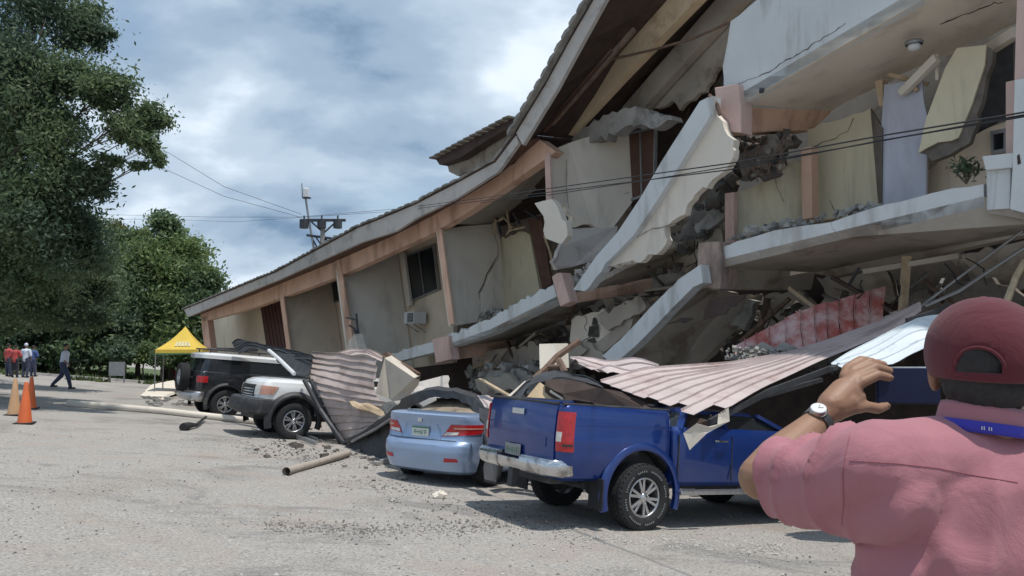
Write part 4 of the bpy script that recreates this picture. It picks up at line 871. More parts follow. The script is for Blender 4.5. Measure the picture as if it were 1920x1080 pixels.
# tailgate
mp_(bed.patch([(-.74, .74), (.74, .74), (.74, 1.425), (-.74, 1.425)], off=.018, nu=16, nv=8), 'tailgate', 'paint_blue', T)
mp_(bed.patch([(-.60, .93), (.60, .93), (.60, 1.04), (-.60, 1.04)], off=.026, nu=12, nv=2), 'tailgate_crease', 'paint_blue', T)
mb = MB(); mb.box((-1.265, 0, 1.30), (.03, .26, .075)); mp_(mb, 'tailgate_handle', 'chrome', T, False, .008)
for sd_ in (-1, 1):
    mp_(bed.patch([(.775, .90), (.99, .90), (.985, 1.35), (.775, 1.35)], sd_, .020, 10, 8), 'tail_lamp', 'lamp_red', T)
    mp_(bed.patch([(.785, 1.01), (.85, 1.01), (.85, 1.12), (.785, 1.12)], sd_, .026, 4, 3), 'reversing_lens', 'lamp_clear', T)
    mp_(bed.patch([(.86, .96), (.975, .96), (.975, .985), (.86, .985)], sd_, .025, 6, 2), 'lamp_seam', 'black_trim', T)
# rail cap
mb = MB(); mb.tube([(-1.2, -.825, 1.437), (.44, -.825, 1.437)], .016, 8); mb.tube([(-1.2, .825, 1.437), (.44, .825, 1.437)], .016, 8); mb.tube([(-1.21, -.78, 1.437), (-1.21, .78, 1.437)], .016, 8); mp_(mb, 'rail_cap', 'black_trim', T)
# body side crease
for sd_ in (-1, 1):
    mb = MB(); mb.tube([(-1.05, sd_ * .876, 1.20), (-.3, sd_ * .876, 1.21), (.44, sd_ * .876, 1.20)], .008, 6); mp_(mb, 'side_crease', 'paint_blue', T)
# flared arches
def flare(cx, r0, r1, y0, y1, side, m, parent, zc=.41, a0=-18, a1=198):
    mb = MB(); n = 36; pr = [(r0, y0 - .03), (r0, y1), (r0 + (r1 - r0) * .35, y1 + .008), (r1 * .97, y0 + .02), (r1, y0 - .012)]
    vs = []; 
    for k in range(n + 1):
        a = R(a0 + (a1 - a0) * k / n)
        for r_, y in pr: vs.append(V((cx + r_ * math.cos(a), side * y, zc + r_ * math.sin(a))))
    m_ = len(pr); fs = [(k * m_ + i, (k + 1) * m_ + i, (k + 1) * m_ + i + 1, k * m_ + i + 1) for k in range(n) for i in range(m_ - 1)]
    mb.add(vs, fs); return mp_(mb, 'wheel_arch_flare', m, parent)
for sd_ in (-1, 1):
    flare(0, .535, .635, .880, .908, sd_, 'paint_blue', T); flare(3.08, .505, .62, .90, .935, sd_, 'paint_blue', T)
    wheel(T, 0, sd_ * .84, .39, .27, sd_, 6, .60, lettered=(sd_ < 0)); wheel(T, 3.08, sd_ * .84, .39, .27, sd_, 6, .60)
# bumper: chrome, stepped, with the plate in the middle
bp = ZBody([(.60, -1.33, -.9, .82, .12, .05, 0), (.62, -1.37, -.9, .86, .14, .05, 0), (.70, -1.39, -.9, .875, .15, .05, 0), (.79, -1.38, -.9, .87, .15, .05, 0), (.805, -1.34, -.9, .84, .12, .05, 0)], 2)
for sd_ in (-1, 1): mp_(bp.patch([(.26, .605), (1.13, .605), (1.13, .80), (.26, .80)], sd_, .0, 20, 6, deep=.12), 'bumper_corner', 'chrome', T)
mp_(bp.patch([(-.27, .60), (.27, .60), (.27, .74), (-.27, .74)], -1, -.012, 10, 4, deep=.1), 'bumper_step', 'chrome', T)
mb = MB(); mb.box((-1.28, 0, .72), (.12, 1.5, .04)); mp_(mb, 'step_pad', 'black_trim', T, False)
mb = MB(); mb.box((-1.28, .05, .83), (.02, .34, .14)); pl = mp_(mb, 'number_plate', 'metal_grey', T, False, .006)
strokes(pl, -1.291, .05, .82, .28, .075)
mb = MB(); mb.box((1.2, 0, .52), (3.6, 1.1, .18)); mb.box((-.55, 0, .55), (1.0, .9, .14)); mp_(mb, 'chassis_frame', 'black_trim', T, False)
mb = MB(); mb.tube([(0, -.75, .39), (0, .75, .39)], .055, 10); mb.ball((0, 0, .39), .15); mp_(mb, 'axle', 'dark_steel', T)
for sd_ in (-1, 1):
    mb = MB(); mb.box((-.62, sd_ * .80, .42), (.02, .26, .36)); mp_(mb, 'mud_flap', 'black_rubber', T, False)
    mb = MB(); mb.box((1.55, sd_ * .90, .44), (1.95, .14, .055)); mp_(mb, 'side_step', 'rim_metal', T, False, .015)
mb = MB(); mb.box((-1.29, -.02, .50), (.10, .10, .22)); mp_(mb, 'tow_hitch', 'dark_steel', T, False, .01)
# ---------------------------------------------------------------- light blue sedan
SX, SY, SH = -1.50, 11.95, R(57)
Sd = vehicle('sedan_car', 'metallic light blue sedan, its roof crushed under fallen roofing, tail facing the lot', 'car', SX + math.cos(SH) * 2.15, SY + math.sin(SH) * 2.15, SH, roll=R(-1.5))
sb = ZBody([(.17, -1.95, 2.0, .70, .30, .10, .2), (.22, -2.08, 2.08, .79, .34, .14, .25), (.36, -2.15, 2.14, .835, .36, .17, .3), (.50, -2.18, 2.15, .85, .36, .18, .3), (.60, -2.175, 2.13, .853, .35, .18, .3), (.645, -2.13, 2.12, .853, .33, .17, .3), (.67, -2.09, 2.1, .853, .32, .15, .3), (.80, -2.05, 2.0, .855, .30, .13, .3), (.92, -2.07, 1.9, .845, .30, .14, .3), (1.00, -2.12, 1.7, .82, .30, .16, .3), (1.045, -2.14, 1.4, .795, .28, .17, .3), (1.065, -2.11, 1.3, .77, .26, .17, .3), (1.085, -1.98, 1.1, .72, .24, .15, .3), (1.10, -1.75, 1.0, .66, .2, .1, .3)])
o = sb.mesh(MB()).build('body', 'paint_light_blue', Sd, local=True); cut(o, [(-1.28, -.9, .32, .37, .5), (-1.28, .9, .32, .37, .5), (1.3, -.9, .32, .37, .5), (1.3, .9, .32, .37, .5)]); autosmooth(o, 40)
gz_ = ZBody([(1.05, -1.62, .95, .70, .16, .1, .2), (1.20, -1.25, .55, .63, .16, .1, .2), (1.30, -1.0, .3, .58, .16, .1, .2)], 2); mp_(gz_.mesh(MB()), 'rear_window', 'glass_dusty', Sd)
gz2 = ZBody([(1.29, -1.02, .32, .59, .16, .1, .2), (1.34, -.9, .2, .52, .16, .1, .2)], 2); mp_(gz2.mesh(MB()), 'roof', 'paint_light_blue', Sd)
for sd_ in (-1, 1):
    mp_(sb.patch([(.40, .735), (1.08, .80), (1.16, .935), (.54, .915)], sd_, .012, 18, 6), 'tail_lamp', 'lamp_red', Sd)
    mp_(sb.patch([(.43, .748), (.66, .77), (.68, .81), (.47, .80)], sd_, .018, 8, 3), 'reversing_lens', 'lamp_clear', Sd)
    mp_(sb.patch([(.60, .85), (1.10, .865), (1.12, .885), (.60, .875)], sd_, .017, 10, 2), 'lamp_band', 'lamp_amber', Sd)
    mp_(sb.patch([(.50, .36), (.74, .37), (.71, .42), (.52, .42)], sd_, .008, 8, 3), 'reflector', 'lamp_red', Sd)
    wheel(Sd, -1.28, sd_ * .74, .31, .2, sd_, 8, .66); wheel(Sd, 1.3, sd_ * .74, .31, .2, sd_, 8, .66)
# lid shut line, plate recess
for q in [[(-.40, .955), (.40, .955), (.40, .962), (-.40, .962)]]: pass
mp_(sb.patch([(-.66, .672), (.66, .672), (.66, .680), (-.66, .680)], off=.006, nu=16, nv=1), 'lid_gap', 'black_trim', Sd)
mb = MB(); mb.bar(sb.at(.40, .70, -1, .006), sb.at(.30, .90, -1, .006), .006); mb.bar(sb.at(.40, .70, 1, .006), sb.at(.30, .90, 1, .006), .006); mb.bar(sb.at(.30, .90, -1, .004), sb.at(.30, .90, 1, .004), .01); mp_(mb, 'recess_edge', 'paint_light_blue', Sd, False)
mb = MB(); x0 = sb.at(0, .79, -1, .02).x; mb.box((x0, 0, .785), (.02, .33, .15)); pl = mp_(mb, 'number_plate', 'plate_white', Sd, False, .005)
strokes(pl, x0 - .011, 0, .775, .25, .065)
mb = MB(); mb.box((x0 - .004, 0, .845), (.016, .33, .024)); pg = mp_(mb, 'plate_band', 'plate_green', Sd, False); 
mb = MB(); mb.lathe([(0, .012), (.045, .012), (.05, 0)], Matrix.Translation(sb.at(0, .97, -1, .0)) @ Matrix.Rotation(math.pi / 2, 4, 'Z'), 16); mp_(mb, 'badge', 'chrome', Sd)
# ---------------------------------------------------------------- black off-roader with white roof
J = vehicle('offroad_car', 'black boxy off road car with white roof and a spare wheel on its back door', 'car', -8.72, 22.9, R(35))
jb = ZBody([(.50, -.72, 3.6, .82, .1, .02, .1), (.56, -.80, 3.7, .91, .12, .03, .15), (.85, -.84, 3.75, .945, .14, .04, .2), (1.15, -.84, 3.7, .945, .14, .04, .2), (1.27, -.82, 3.6, .92, .14, .04, .2), (1.30, -.80, 3.5, .88, .12, .04, .2)])
o = jb.mesh(MB()).build('body', 'paint_black', J, local=True); cut(o, [(0, -1, .42, .5, .6), (0, 1, .42, .5, .6), (2.75, -1, .42, .5, .6), (2.75, 1, .42, .5, .6)]); autosmooth(o, 40)
g2 = ZBody([(1.26, -.80, 2.5, .87, .16, .04, .1), (1.50, -.75, 2.15, .82, .16, .04, .1), (1.70, -.70, 1.9, .76, .16, .04, .1)], 2); mp_(g2.mesh(MB()), 'window_band', 'glass_dark', J)
g3 = ZBody([(1.66, -.76, 2.0, .80, .16, .04, .1), (1.76, -.76, 2.0, .80, .16, .04, .1), (1.82, -.66, 1.8, .72, .16, .04, .1), (1.84, -.4, 1.5, .5, .16, .04, .1)], 2); mp_(g3.mesh(MB()), 'roof', 'paint_white', J)
for sd_ in (-1, 1):
    mp_(g2.patch([(.62, 1.26), (1.20, 1.26), (1.10, 1.68), (.58, 1.68)], sd_, .01, 10, 5), 'rear_pillar', 'paint_black', J)
    mp_(jb.patch([(.82, .98), (1.14, .98), (1.14, 1.16), (.82, 1.16)], sd_, .02, 8, 4), 'tail_lamp', 'lamp_red', J)
    flare(0, .505, .60, .94, 1.0, sd_, 'black_trim', J); flare(2.75, .505, .60, .94, 1.0, sd_, 'black_trim', J)
    wheel(J, 0, sd_ * .86, .40, .27, sd_, 6, .56); wheel(J, 2.75, sd_ * .86, .40, .27, sd_, 6, .56)
jp = ZBody([(.44, -.92, -.5, .90, .2, .05, 0), (.50, -.99, -.5, .96, .24, .06, 0), (.66, -1.0, -.5, .97, .24, .06, 0), (.72, -.96, -.5, .94, .2, .06, 0)], 2); mp_(jp.mesh(MB()), 'bumper', 'rim_metal', J)
wo2 = wheel(J, -1.0, 0, .40, .26, 1, 6, .56); wo2.name = 'spare_wheel'; wo2.matrix_basis = Matrix.Translation((-1.0, .12, 1.08)) @ Matrix.Rotation(math.pi / 2, 4, 'Z') @ Matrix.Translation((1.0, 0, -.40))
mb = MB(); mb.box((-.875, -.25, 1.1), (.03, .5, .06)); mp_(mb, 'door_hinge', 'black_trim', J, False)
mb = MB()
for x in (-.5, .1, .7, 1.3): mb.tube([(x, -.66, 1.93), (x, .66, 1.93)], .018, 6)
for y in (-.66, .66): mb.tube([(-.6, y, 1.93), (1.5, y, 1.93)], .022, 6); mb.tube([(-.5, y, 1.78), (-.5, y, 1.93)], .018, 6); mb.tube([(1.3, y, 1.78), (1.3, y, 1.93)], .018, 6)
mp_(mb, 'roof_rack', 'black_trim', J)
# ---------------------------------------------------------------- white off-roader, nose to the lot
Lc = vehicle('offroad_car', 'white off road car with black bumper, parked nose out beside the black one', 'car', -4.98 - .47, 17.6 + .72, R(213))
lb = ZBody([(.52, -3.6, .80, .82, .12, .1, .12), (.60, -3.7, .86, .90, .14, .1, .14), (.85, -3.7, .89, .925, .16, .1, .16), (1.12, -3.7, .88, .925, .18, .1, .18), (1.24, -3.6, .82, .89, .18, .1, .18), (1.30, -3.5, .70, .80, .18, .1, .18), (1.33, -3.2, .5, .6, .18, .1, .18)])
o = lb.mesh(MB()).build('body', 'paint_white', Lc, local=True); cut(o, [(0, -.97, .42, .52, .6), (0, .97, .42, .52, .6), (-2.8, -.97, .42, .5, .6), (-2.8, .97, .42, .5, .6)]); autosmooth(o, 40)
lg = ZBody([(1.28, -3.4, -.85, .84, .14, .05, .1), (1.34, -3.3, -.95, .80, .14, .05, .1), (1.42, -3.2, -1.15, .76, .14, .05, .1)], 2); mp_(lg.mesh(MB()), 'window_band', 'glass_dark', Lc)
lr = ZBody([(1.41, -3.3, -1.1, .77, .14, .05, .1), (1.45, -3.3, -1.15, .75, .14, .05, .1), (1.48, -3.1, -1.35, .6, .14, .05, .1)], 2); mp_(lr.mesh(MB()), 'roof', 'paint_white', Lc)
lp = ZBody([(.50, .3, 1.00, .90, .2, 0, .1), (.56, .3, 1.10, .98, .24, 0, .12), (.74, .3, 1.12, .99, .24, 0, .12), (.84, .3, 1.08, .97, .22, 0, .12), (.87, .4, 1.02, .93, .2, 0, .1)], 2); o = lp.mesh(MB()).build('bumper', 'black_trim', Lc, local=True); cut(o, [(0, -.97, .42, .52, .6), (0, .97, .42, .52, .6)]); autosmooth(o, 40)
mp_(lb.patch([(-.55, .90), (.55, .90), (.55, 1.16), (-.55, 1.16)], -1, .015, 12, 4, front=True), 'grille', 'black_trim', Lc)
for k in range(4): mp_(lb.patch([(-.52, .93 + k * .06), (.52, .93 + k * .06), (.52, .95 + k * .06), (-.52, .95 + k * .06)], -1, .028, 12, 1, front=True), 'grille_bar', 'chrome', Lc)
for sd_ in (-1, 1):
    mp_(lb.patch([(.57, .94), (.80, .94), (.80, 1.16), (.57, 1.16)], sd_, .02, 6, 4, front=True), 'headlamp', 'lamp_clear', Lc)
    mp_(lb.patch([(.81, .95), (1.12, .97), (1.20, 1.14), (.81, 1.16)], sd_, .022, 8, 4, front=True), 'indicator', 'lamp_amber', Lc)
    flare(0, .525, .66, .92, 1.0, sd_, 'black_trim', Lc); flare(-2.8, .505, .62, .92, .99, sd_, 'black_trim', Lc)
    wheel(Lc, 0, sd_ * .86, .40, .27, sd_, 6, .60); wheel(Lc, -2.8, sd_ * .86, .40, .27, sd_, 6, .60)
mb = MB(); mb.box((-1.4, 0, .5), (4.4, 1.1, .2)); mp_(mb, 'chassis_frame', 'black_trim', Lc, False)
# ================================================================ fallen roofing
def PP(q): return P(*q)
def poly_at(pts, t):
    t = max(0, min(1, t)) * (len(pts) - 1); i = min(int(t), len(pts) - 2); return pts[i].lerp(pts[i + 1], t - i)
def sheet(name, label, rowsA, n, m, seam='pink_seam', nu=14, group=None, jagA=.03, jagB=.03, seam_h=.025, seed=1, wave=.012, skip=(), thick=.006, ribs=1, crease=.16):
    """roofing of separate long panels. rowsA: list of polylines (each a list of points) running ALONG the panels, from the first side to the last"""
    rr = random.Random(seed); rows = [[PP(p) if not isinstance(p, V) else p for p in r_] for r_ in rowsA]
    def Sf(u, v):
        pts = [poly_at(r_, u) for r_ in rows]; return poly_at(pts, v) + V((0, 0, crease * (abs(noise.noise(V((u * 3.1 + seed, v * 1.2, seed * 1.7)))) - .2)))
    c = Sf(.5, .5); lo = min(Sf(u / 4, v / 4).z for u in range(5) for v in range(5)); t = thing(name, label, 'roofing sheet', (c.x, c.y, lo), group)
    def nrm(u, v):
        e = .01; a = Sf(min(1, u + e), v) - Sf(max(0, u - e), v); b = Sf(u, min(1, v + e)) - Sf(u, max(0, v - e)); q = a.cross(b); 
        q = q.normalized() if q.length > 1e-9 else V((0, 0, 1)); return q if q.z > 0 or abs(q.z) < .05 and q.y < 0 else -q
    ja = [rr.gauss(0, jagA) for _ in range(n + 1)]; jb = [rr.gauss(0, jagB) for _ in range(n + 1)]
    for k in range(n):
        if k in skip: continue
        mb = MB(); v0, v1 = k / n, (k + 1) / n; lift = rr.uniform(0, .018)
        top = []; cr = [(0, seam_h), (.035, seam_h), (.07, 0)] 
        for j in range(1, ribs): cr += [(j / ribs - .05, 0), (j / ribs, seam_h * .5), (j / ribs + .05, 0)]
        cr += [(.96, 0), (1.0, 0)]
        for i in range(nu + 1):
            u = i / nu; u = u + (1 - u) * (ja[k]) + u * (jb[k])
            for (cv, ch) in cr:
                v = v0 + (v1 - v0) * cv; uu = max(0, min(1, u)); top.append(Sf(uu, v) + (Sf(1, v) - Sf(0, v)).normalized() * (u - uu) * 1.0 + nrm(uu, v) * (ch + lift + wave * math.sin(uu * 9 + k * 1.7)))
        w = len(cr); N_ = len(top); fs = []
        bot = [p - V((0, 0, thick)) for p in top]
        for i in range(nu):
            for j in range(w - 1): q = (i * w + j, i * w + j + 1, (i + 1) * w + j + 1, (i + 1) * w + j); fs += [q, tuple(N_ + x for x in q[::-1])]
        for i in range(nu): fs += [(i * w, (i + 1) * w, N_ + (i + 1) * w, N_ + i * w), (i * w + w - 1, N_ + i * w + w - 1, N_ + (i + 1) * w + w - 1, (i + 1) * w + w - 1)]
        for j in range(w - 1): fs += [(j, N_ + j, N_ + j + 1, j + 1), (nu * w + j, nu * w + j + 1, N_ + nu * w + j + 1, N_ + nu * w + j)]
        mb.add(top + bot, fs); o = mb.build('roof_panel', m, t); autosmooth(o, 25)
    return t
def single(name, label, cat, pts, th, m, edges=(), amp=.03, ext=None, group=None, step=.14, bevel=0, parent=None):
    _sd[0] += 1; q = [PP(p) if not isinstance(p, V) else p for p in pts]
    if edges: q = jag(q, edges, amp, step, _sd[0])
    mb = MB(); mb.prism(q, ext if ext is not None else V((0, th * .5, -th))); o = mb.build(name, m, parent, bevel=bevel)
    return tag(o, label, cat, group) if parent is None else o
# left sheet between the white car and the sedan
sheet('roofing_sheet', 'faded pink ribbed roofing sheet sloping down to a point left of the blue sedan',
      [[(586, 661, 18.6), (640, 664, 18.2), (712, 674, 17.4)], [(580, 682, 18.4), (640, 692, 18.0), (706, 703, 17.2)], [(583, 712, 18.0), (640, 726, 17.6), (712, 742, 16.8)], [(600, 748, 17.7), (655, 757, 17.3), (738, 768, 16.2)], [(622, 785, 17.5), (665, 786, 17.2), (722, 792, 16.2)], [(644, 824, 17.3), (668, 815, 17.0), (700, 803, 16.4)]],
      12, 'dusty_sheet', crease=.05, seed=3, jagA=.01, jagB=.03, skip=(), ribs=1, seam_h=.035)
sheet('roofing_sheet', 'short arched pink roofing sheet lying over the upper edge of the sloping sheet',
      [[(632, 664, 18.9), (662, 656, 18.9), (690, 657, 18.7), (716, 669, 18.3)], [(640, 672, 18.2), (668, 665, 18.2), (692, 667, 18.0), (714, 678, 17.7)]], 3, 'dusty_sheet', crease=.03, seed=4, jagA=.02, jagB=.02, seam_h=.03)
mb = MB(); mb.tube([PP(p) for p in [(570, 712, 17.6), (600, 768, 17.5), (622, 800, 17.3), (644, 830, 17.2), (668, 822, 16.9), (700, 805, 16.3), (738, 778, 15.9)]], .055, 6)
mb.bar(PP((580, 714, 17.9)), PP((645, 834, 17.35)), .10, .16)
o = mb.build('roof_gutter', 'dark_steel'); tag(o, 'dark bent gutter along the lower edges of the sloping pink sheet', 'gutter')
single('roof_flashing', 'torn orange brown strip of flashing lying on the sloping pink sheet', 'flashing', [(655, 752, 16.9), (690, 755, 16.7), (728, 775, 16.2), (722, 782, 16.2), (685, 770, 16.6), (660, 760, 16.8)], .02, 'ochre', 'all', .02)
def arch(name, label, cat, top, bot, th, m, amp=.02):
    """torn edge of roofing bent over a vehicle: outer and inner outline, real thickness"""
    n = len(top); k = 4; T_ = [PP(p) for p in top]; Bm = [PP(p) for p in bot]; T2 = []; B2_ = []; rr = random.Random(len(name) + n)
    for i in range(n - 1):
        for j in range(k): T2.append(T_[i].lerp(T_[i + 1], j / k) + V((rr.gauss(0, amp), rr.gauss(0, amp), rr.gauss(0, amp)))); B2_.append(Bm[i].lerp(Bm[i + 1], j / k) + V((rr.gauss(0, amp), 0, rr.gauss(0, amp))))
    T2.append(T_[-1]); B2_.append(Bm[-1]); mb = MB(); n = len(T2); e = V((0, th, 0)); vs = T2 + B2_ + [p + e for p in T2] + [p + e for p in B2_]; fs = []
    for i in range(n - 1): fs += [(i, n + i, n + i + 1, i + 1), (2 * n + i, 2 * n + i + 1, 3 * n + i + 1, 3 * n + i), (i, i + 1, 2 * n + i + 1, 2 * n + i), (n + i, 3 * n + i, 3 * n + i + 1, n + i + 1)]
    fs += [(0, 2 * n, 3 * n, n), (n - 1, 2 * n - 1, 4 * n - 1, 3 * n - 1)]
    mb.add(vs, fs); o = mb.build(name, m); return tag(o, label, cat)
arch('bent_roof_edge', 'dark torn roof edge arching over the blue sedan like a hood', 'roof edge',
     [(648, 826, 16.6), (700, 796, 15.4), (735, 765, 14.2), (760, 745, 13.4), (798, 730, 12.9), (850, 733, 12.7), (892, 748, 12.5), (916, 768, 12.2), (928, 792, 12.0), (931, 840, 11.9)],
     [(652, 834, 16.6), (704, 808, 15.4), (742, 782, 14.2), (768, 763, 13.4), (806, 745, 12.9), (850, 746, 12.7), (882, 762, 12.5), (900, 786, 12.2), (906, 808, 12.0), (908, 850, 11.9)], .9, 'dark_steel', .012)
mb = MB(); mb.tube([PP(p) for p in [(660, 828, 16.2), (705, 804, 15.2), (745, 777, 14.0)]], .03, 6); o = mb.build('pale_batten', 'metal_grey'); tag(o, 'pale metal batten along the underside of the dark arched roof edge', 'batten')
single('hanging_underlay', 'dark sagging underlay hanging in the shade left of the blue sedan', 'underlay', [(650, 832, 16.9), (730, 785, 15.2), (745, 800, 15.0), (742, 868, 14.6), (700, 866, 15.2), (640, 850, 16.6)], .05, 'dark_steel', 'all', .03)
single('roofing_sheet', 'flat pink roofing remnant in the gap between the sedan and the blue pickup', 'roofing sheet', [(866, 738, 13.4), (936, 744, 12.8), (938, 762, 12.4), (924, 778, 12.2), (905, 760, 12.4)], .02, 'pink_sheet', 'all', .02)
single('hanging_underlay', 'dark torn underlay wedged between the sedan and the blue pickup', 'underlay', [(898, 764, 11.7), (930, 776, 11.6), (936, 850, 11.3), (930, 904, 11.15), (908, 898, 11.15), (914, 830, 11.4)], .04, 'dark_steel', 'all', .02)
# white wedge of wall on the sheet
wa, wb_, wc, wd, we = PP((721, 671, 15.6)), PP((703, 738, 15.3)), PP((733, 750, 15.9)), PP((746, 759, 16.0)), PP((777, 709, 15.9))
wf = PP((773, 728, 16.2)); bk = V((.10, .25, .05))
mb = MB(); vs = [wa, wb_, wc, wd, wf, we] + [p + bk for p in (wa, wb_, wc, wd, wf, we)]
mb.add(vs, [(0, 1, 2), (0, 2, 3, 4, 5), (6, 8, 7), (6, 11, 10, 9, 8), (0, 6, 7, 1), (1, 7, 8, 2), (2, 8, 9, 3), (3, 9, 10, 4), (4, 10, 11, 5), (5, 11, 6, 0)])
tag(mb.build('wall_wedge', 'cream_pale', bevel=.01), 'white wedge shaped wall block sitting on the sloping pink sheet', 'wall block')
single('fallen_cap_stone', 'dark broken roof cap resting on top of the white wall block', 'roof cap', [(714, 665, 15.75), (724, 661, 15.8), (784, 700, 16.05), (782, 711, 16.05), (766, 703, 16.0), (722, 671, 15.7)], .08, 'rust_steel', 'all', .01, ext=V((.05, .10, .0)))
single('wall_panel', 'pale tilted wall panel in the shade right of the white wall block', 'wall panel', [(778, 718, 16.9), (832, 704, 17.2), (836, 742, 16.8), (800, 746, 16.6), (776, 748, 16.6)], .12, 'fascia', (1, 2), .02, ext=BK * .12)
single('concrete_lump', 'broken pale concrete lump at the foot of the white wall block', 'concrete lump', [(716, 760, 15.7), (738, 752, 15.6), (752, 768, 15.5), (742, 792, 15.5), (722, 780, 15.7)], .3, 'concrete', 'all', .03, ext=V((.15, .3, .0)))
single('concrete_lump', 'small white concrete lump on the lower corner of the sloping pink sheet', 'concrete lump', [(708, 782, 16.0), (722, 778, 15.9), (727, 792, 15.9), (712, 797, 16.0)], .2, 'cream_pale', 'all', .02, ext=V((.1, .2, .0)))
# dark sheets over the black and white cars
sheet('roofing_sheet', 'dark grey folded roofing sheet draped over the bonnet of the white off road car', [[(436, 645, 21.5), (450, 636, 21.3), (500, 646, 20.2), (545, 656, 19.2), (588, 665, 18.2)], [(446, 668, 20.6), (470, 656, 20.4), (505, 660, 19.6), (545, 670, 18.8), (590, 678, 18.0)]], 4, 'dark_steel', seed=8, jagA=.02, jagB=.02)
single('roofing_sheet', 'dark olive roofing flap hanging between the two off road cars', 'roofing sheet', [(504, 656, 19.4), (545, 664, 18.9), (586, 674, 18.2), (578, 702, 17.9), (550, 701, 18.2), (530, 685, 18.8)], .05, 'dark_steel', 'all', .02)
mb = MB(); mb.tube([PP(p) for p in [(504, 657, 19.2), (522, 672, 18.8), (552, 701, 18.1)]], .045, 8); tag(mb.build('fallen_conduit', 'white_plastic'), 'pale bent pipe lying across the dark sheet above the white car', 'pipe')
mb = MB(); mb.box(PP((462, 650, 22.2)), (.55, .6, .28), .5); mb.box(PP((425, 655, 23.0)), (.5, .4, .1), .5); tag(mb.build('roof_crate', 'black_trim', bevel=.02), 'black crate tied on the roof of the black off road car', 'crate')
# ridge caps and boards behind the pickup
sheet('ridge_cap', 'bent blue grey ridge cap peaking behind the pickup tailgate', [[(958, 742, 11.6), (985, 716, 11.9), (1005, 704, 12.0), (1050, 697, 12.0), (1090, 706, 11.6), (1126, 718, 11.1)], [(972, 748, 11.3), (992, 724, 11.6), (1012, 712, 11.7), (1050, 708, 11.7), (1090, 718, 11.3), (1132, 732, 10.8)]], 1, 'dark_steel', seed=9, jagA=0, jagB=0, wave=0)
single('shade_strip', 'black torn strip added as shade along the edge of the large pink sheet', 'underlay', [(1022, 712, 11.6), (1060, 712, 11.5), (1130, 728, 10.8), (1202, 748, 10.5), (1258, 776, 10.2), (1328, 788, 9.9), (1290, 800, 9.95), (1225, 782, 10.2), (1150, 766, 10.6), (1080, 750, 11.0), (1040, 732, 11.3)], .12, 'dark_wood', 'all', .03)  # black strip added to darken the pickup side under the sheet edge
single('plywood_sheet', 'sandy plywood triangle standing behind the pickup tailgate', 'plywood', [(978, 756, 11.5), (1012, 716, 11.7), (1064, 756, 11.3)], .02, 'plywood', (), 0)
for a, b, w, lb_ in [((900, 711, 13.2), (956, 743, 12.2), .07, 'thin pale board leaning left of the ridge cap behind the pickup'), ((954, 746, 11.9), (988, 716, 12.1), .08, 'white board rising along the left leg of the ridge cap'), ((1034, 733, 11.4), (1062, 750, 11.2), .07, 'short white board along the right leg of the ridge cap')]:
    mb = MB(); mb.bar(PP(a), PP(b), w, w * .45); tag(mb.build('loose_board', 'timber' if a[0] == 900 else 'cream_pale'), lb_, 'board')
single('white_box', 'white box with a dark slot standing in the rubble behind the pickup', 'box', [(1011, 645, 14.6), (1042, 644, 14.6), (1044, 690, 14.4), (1012, 692, 14.4)], .2, 'cream_pale', ext=BK * .3)
single('slot', None, None, [(1016, 656, 14.57), (1038, 656, 14.57), (1038, 659, 14.57), (1016, 659, 14.57)], .02, 'dark_wood', ext=V((0, -.012, 0)), parent=bpy.data.objects['white_box'])
for q in [[(1015, 700, 12.6), (1045, 668, 13.0), (1085, 640, 13.4)], [(1060, 700, 12.4), (1048, 676, 12.8)], [(1000, 712, 12.4), (1025, 690, 12.7), (1050, 690, 12.6)]]:
    mb = MB(); mb.tube([PP(p) for p in q], .06, 6); 
    tag(mb.build('broken_pole', 'rust_steel'), {3: 'dark slanting pole leaning out of the rubble above the ridge cap', 2: 'short dark stake beside the slanting pole above the ridge cap'}[len(q)] if q[0][0] != 1000 else 'dark bent pole lying behind the peak of the ridge cap', 'pole')
# upper small pink sheet
sheet('roofing_sheet', 'small pink roofing sheet poking out just above the large one', [[(1072, 672, 13.0), (1130, 680, 13.0), (1235, 693, 12.6)], [(1084, 688, 12.6), (1140, 692, 12.6), (1225, 695, 12.4)], [(1110, 700, 12.2), (1150, 698, 12.2), (1215, 697, 12.2)]], 4, 'pink_sheet', seed=12, jagA=.02, jagB=0)
# the large sheet
sheet('roofing_sheet', 'largest pink ribbed roofing sheet spread like a fan over the blue pickup',
      [[(1122, 719, 11.0), (1215, 696, 11.8), (1373, 684, 12.4), (1480, 664, 12.6), (1560, 640, 12.7), (1655, 606, 12.6), (1727, 569, 12.4)],
       [(1222, 750, 10.3), (1290, 722, 11.0), (1400, 690, 11.9), (1490, 668, 12.2), (1568, 643, 12.4), (1660, 608, 12.4), (1728, 573, 12.2)],
       [(1329, 783, 9.7), (1384, 754, 10.3), (1448, 720, 11.0), (1516, 689, 11.6), (1586, 658, 11.9), (1672, 619, 12.1), (1728, 583, 12.0)]], 9, 'pink_sheet', crease=.07, seed=15, nu=24, jagA=.035, jagB=0, wave=.006, ribs=1, seam_h=.03)
mb = MB(); mb.bar(PP((1330, 792, 9.9)), PP((1440, 735, 10.9)), .05, .08); mb.bar(PP((1440, 735, 10.9)), PP((1600, 675, 11.6)), .05, .08); mb.bar(PP((1230, 760, 10.5)), PP((1340, 715, 11.9)), .05, .08); mb.bar(PP((1400, 752, 10.8)), PP((1540, 712, 11.6)), .06, .06)
tag(mb.build('roof_purlin', 'dark_steel'), 'dark steel purlins hanging beneath the large pink sheet', 'purlin')
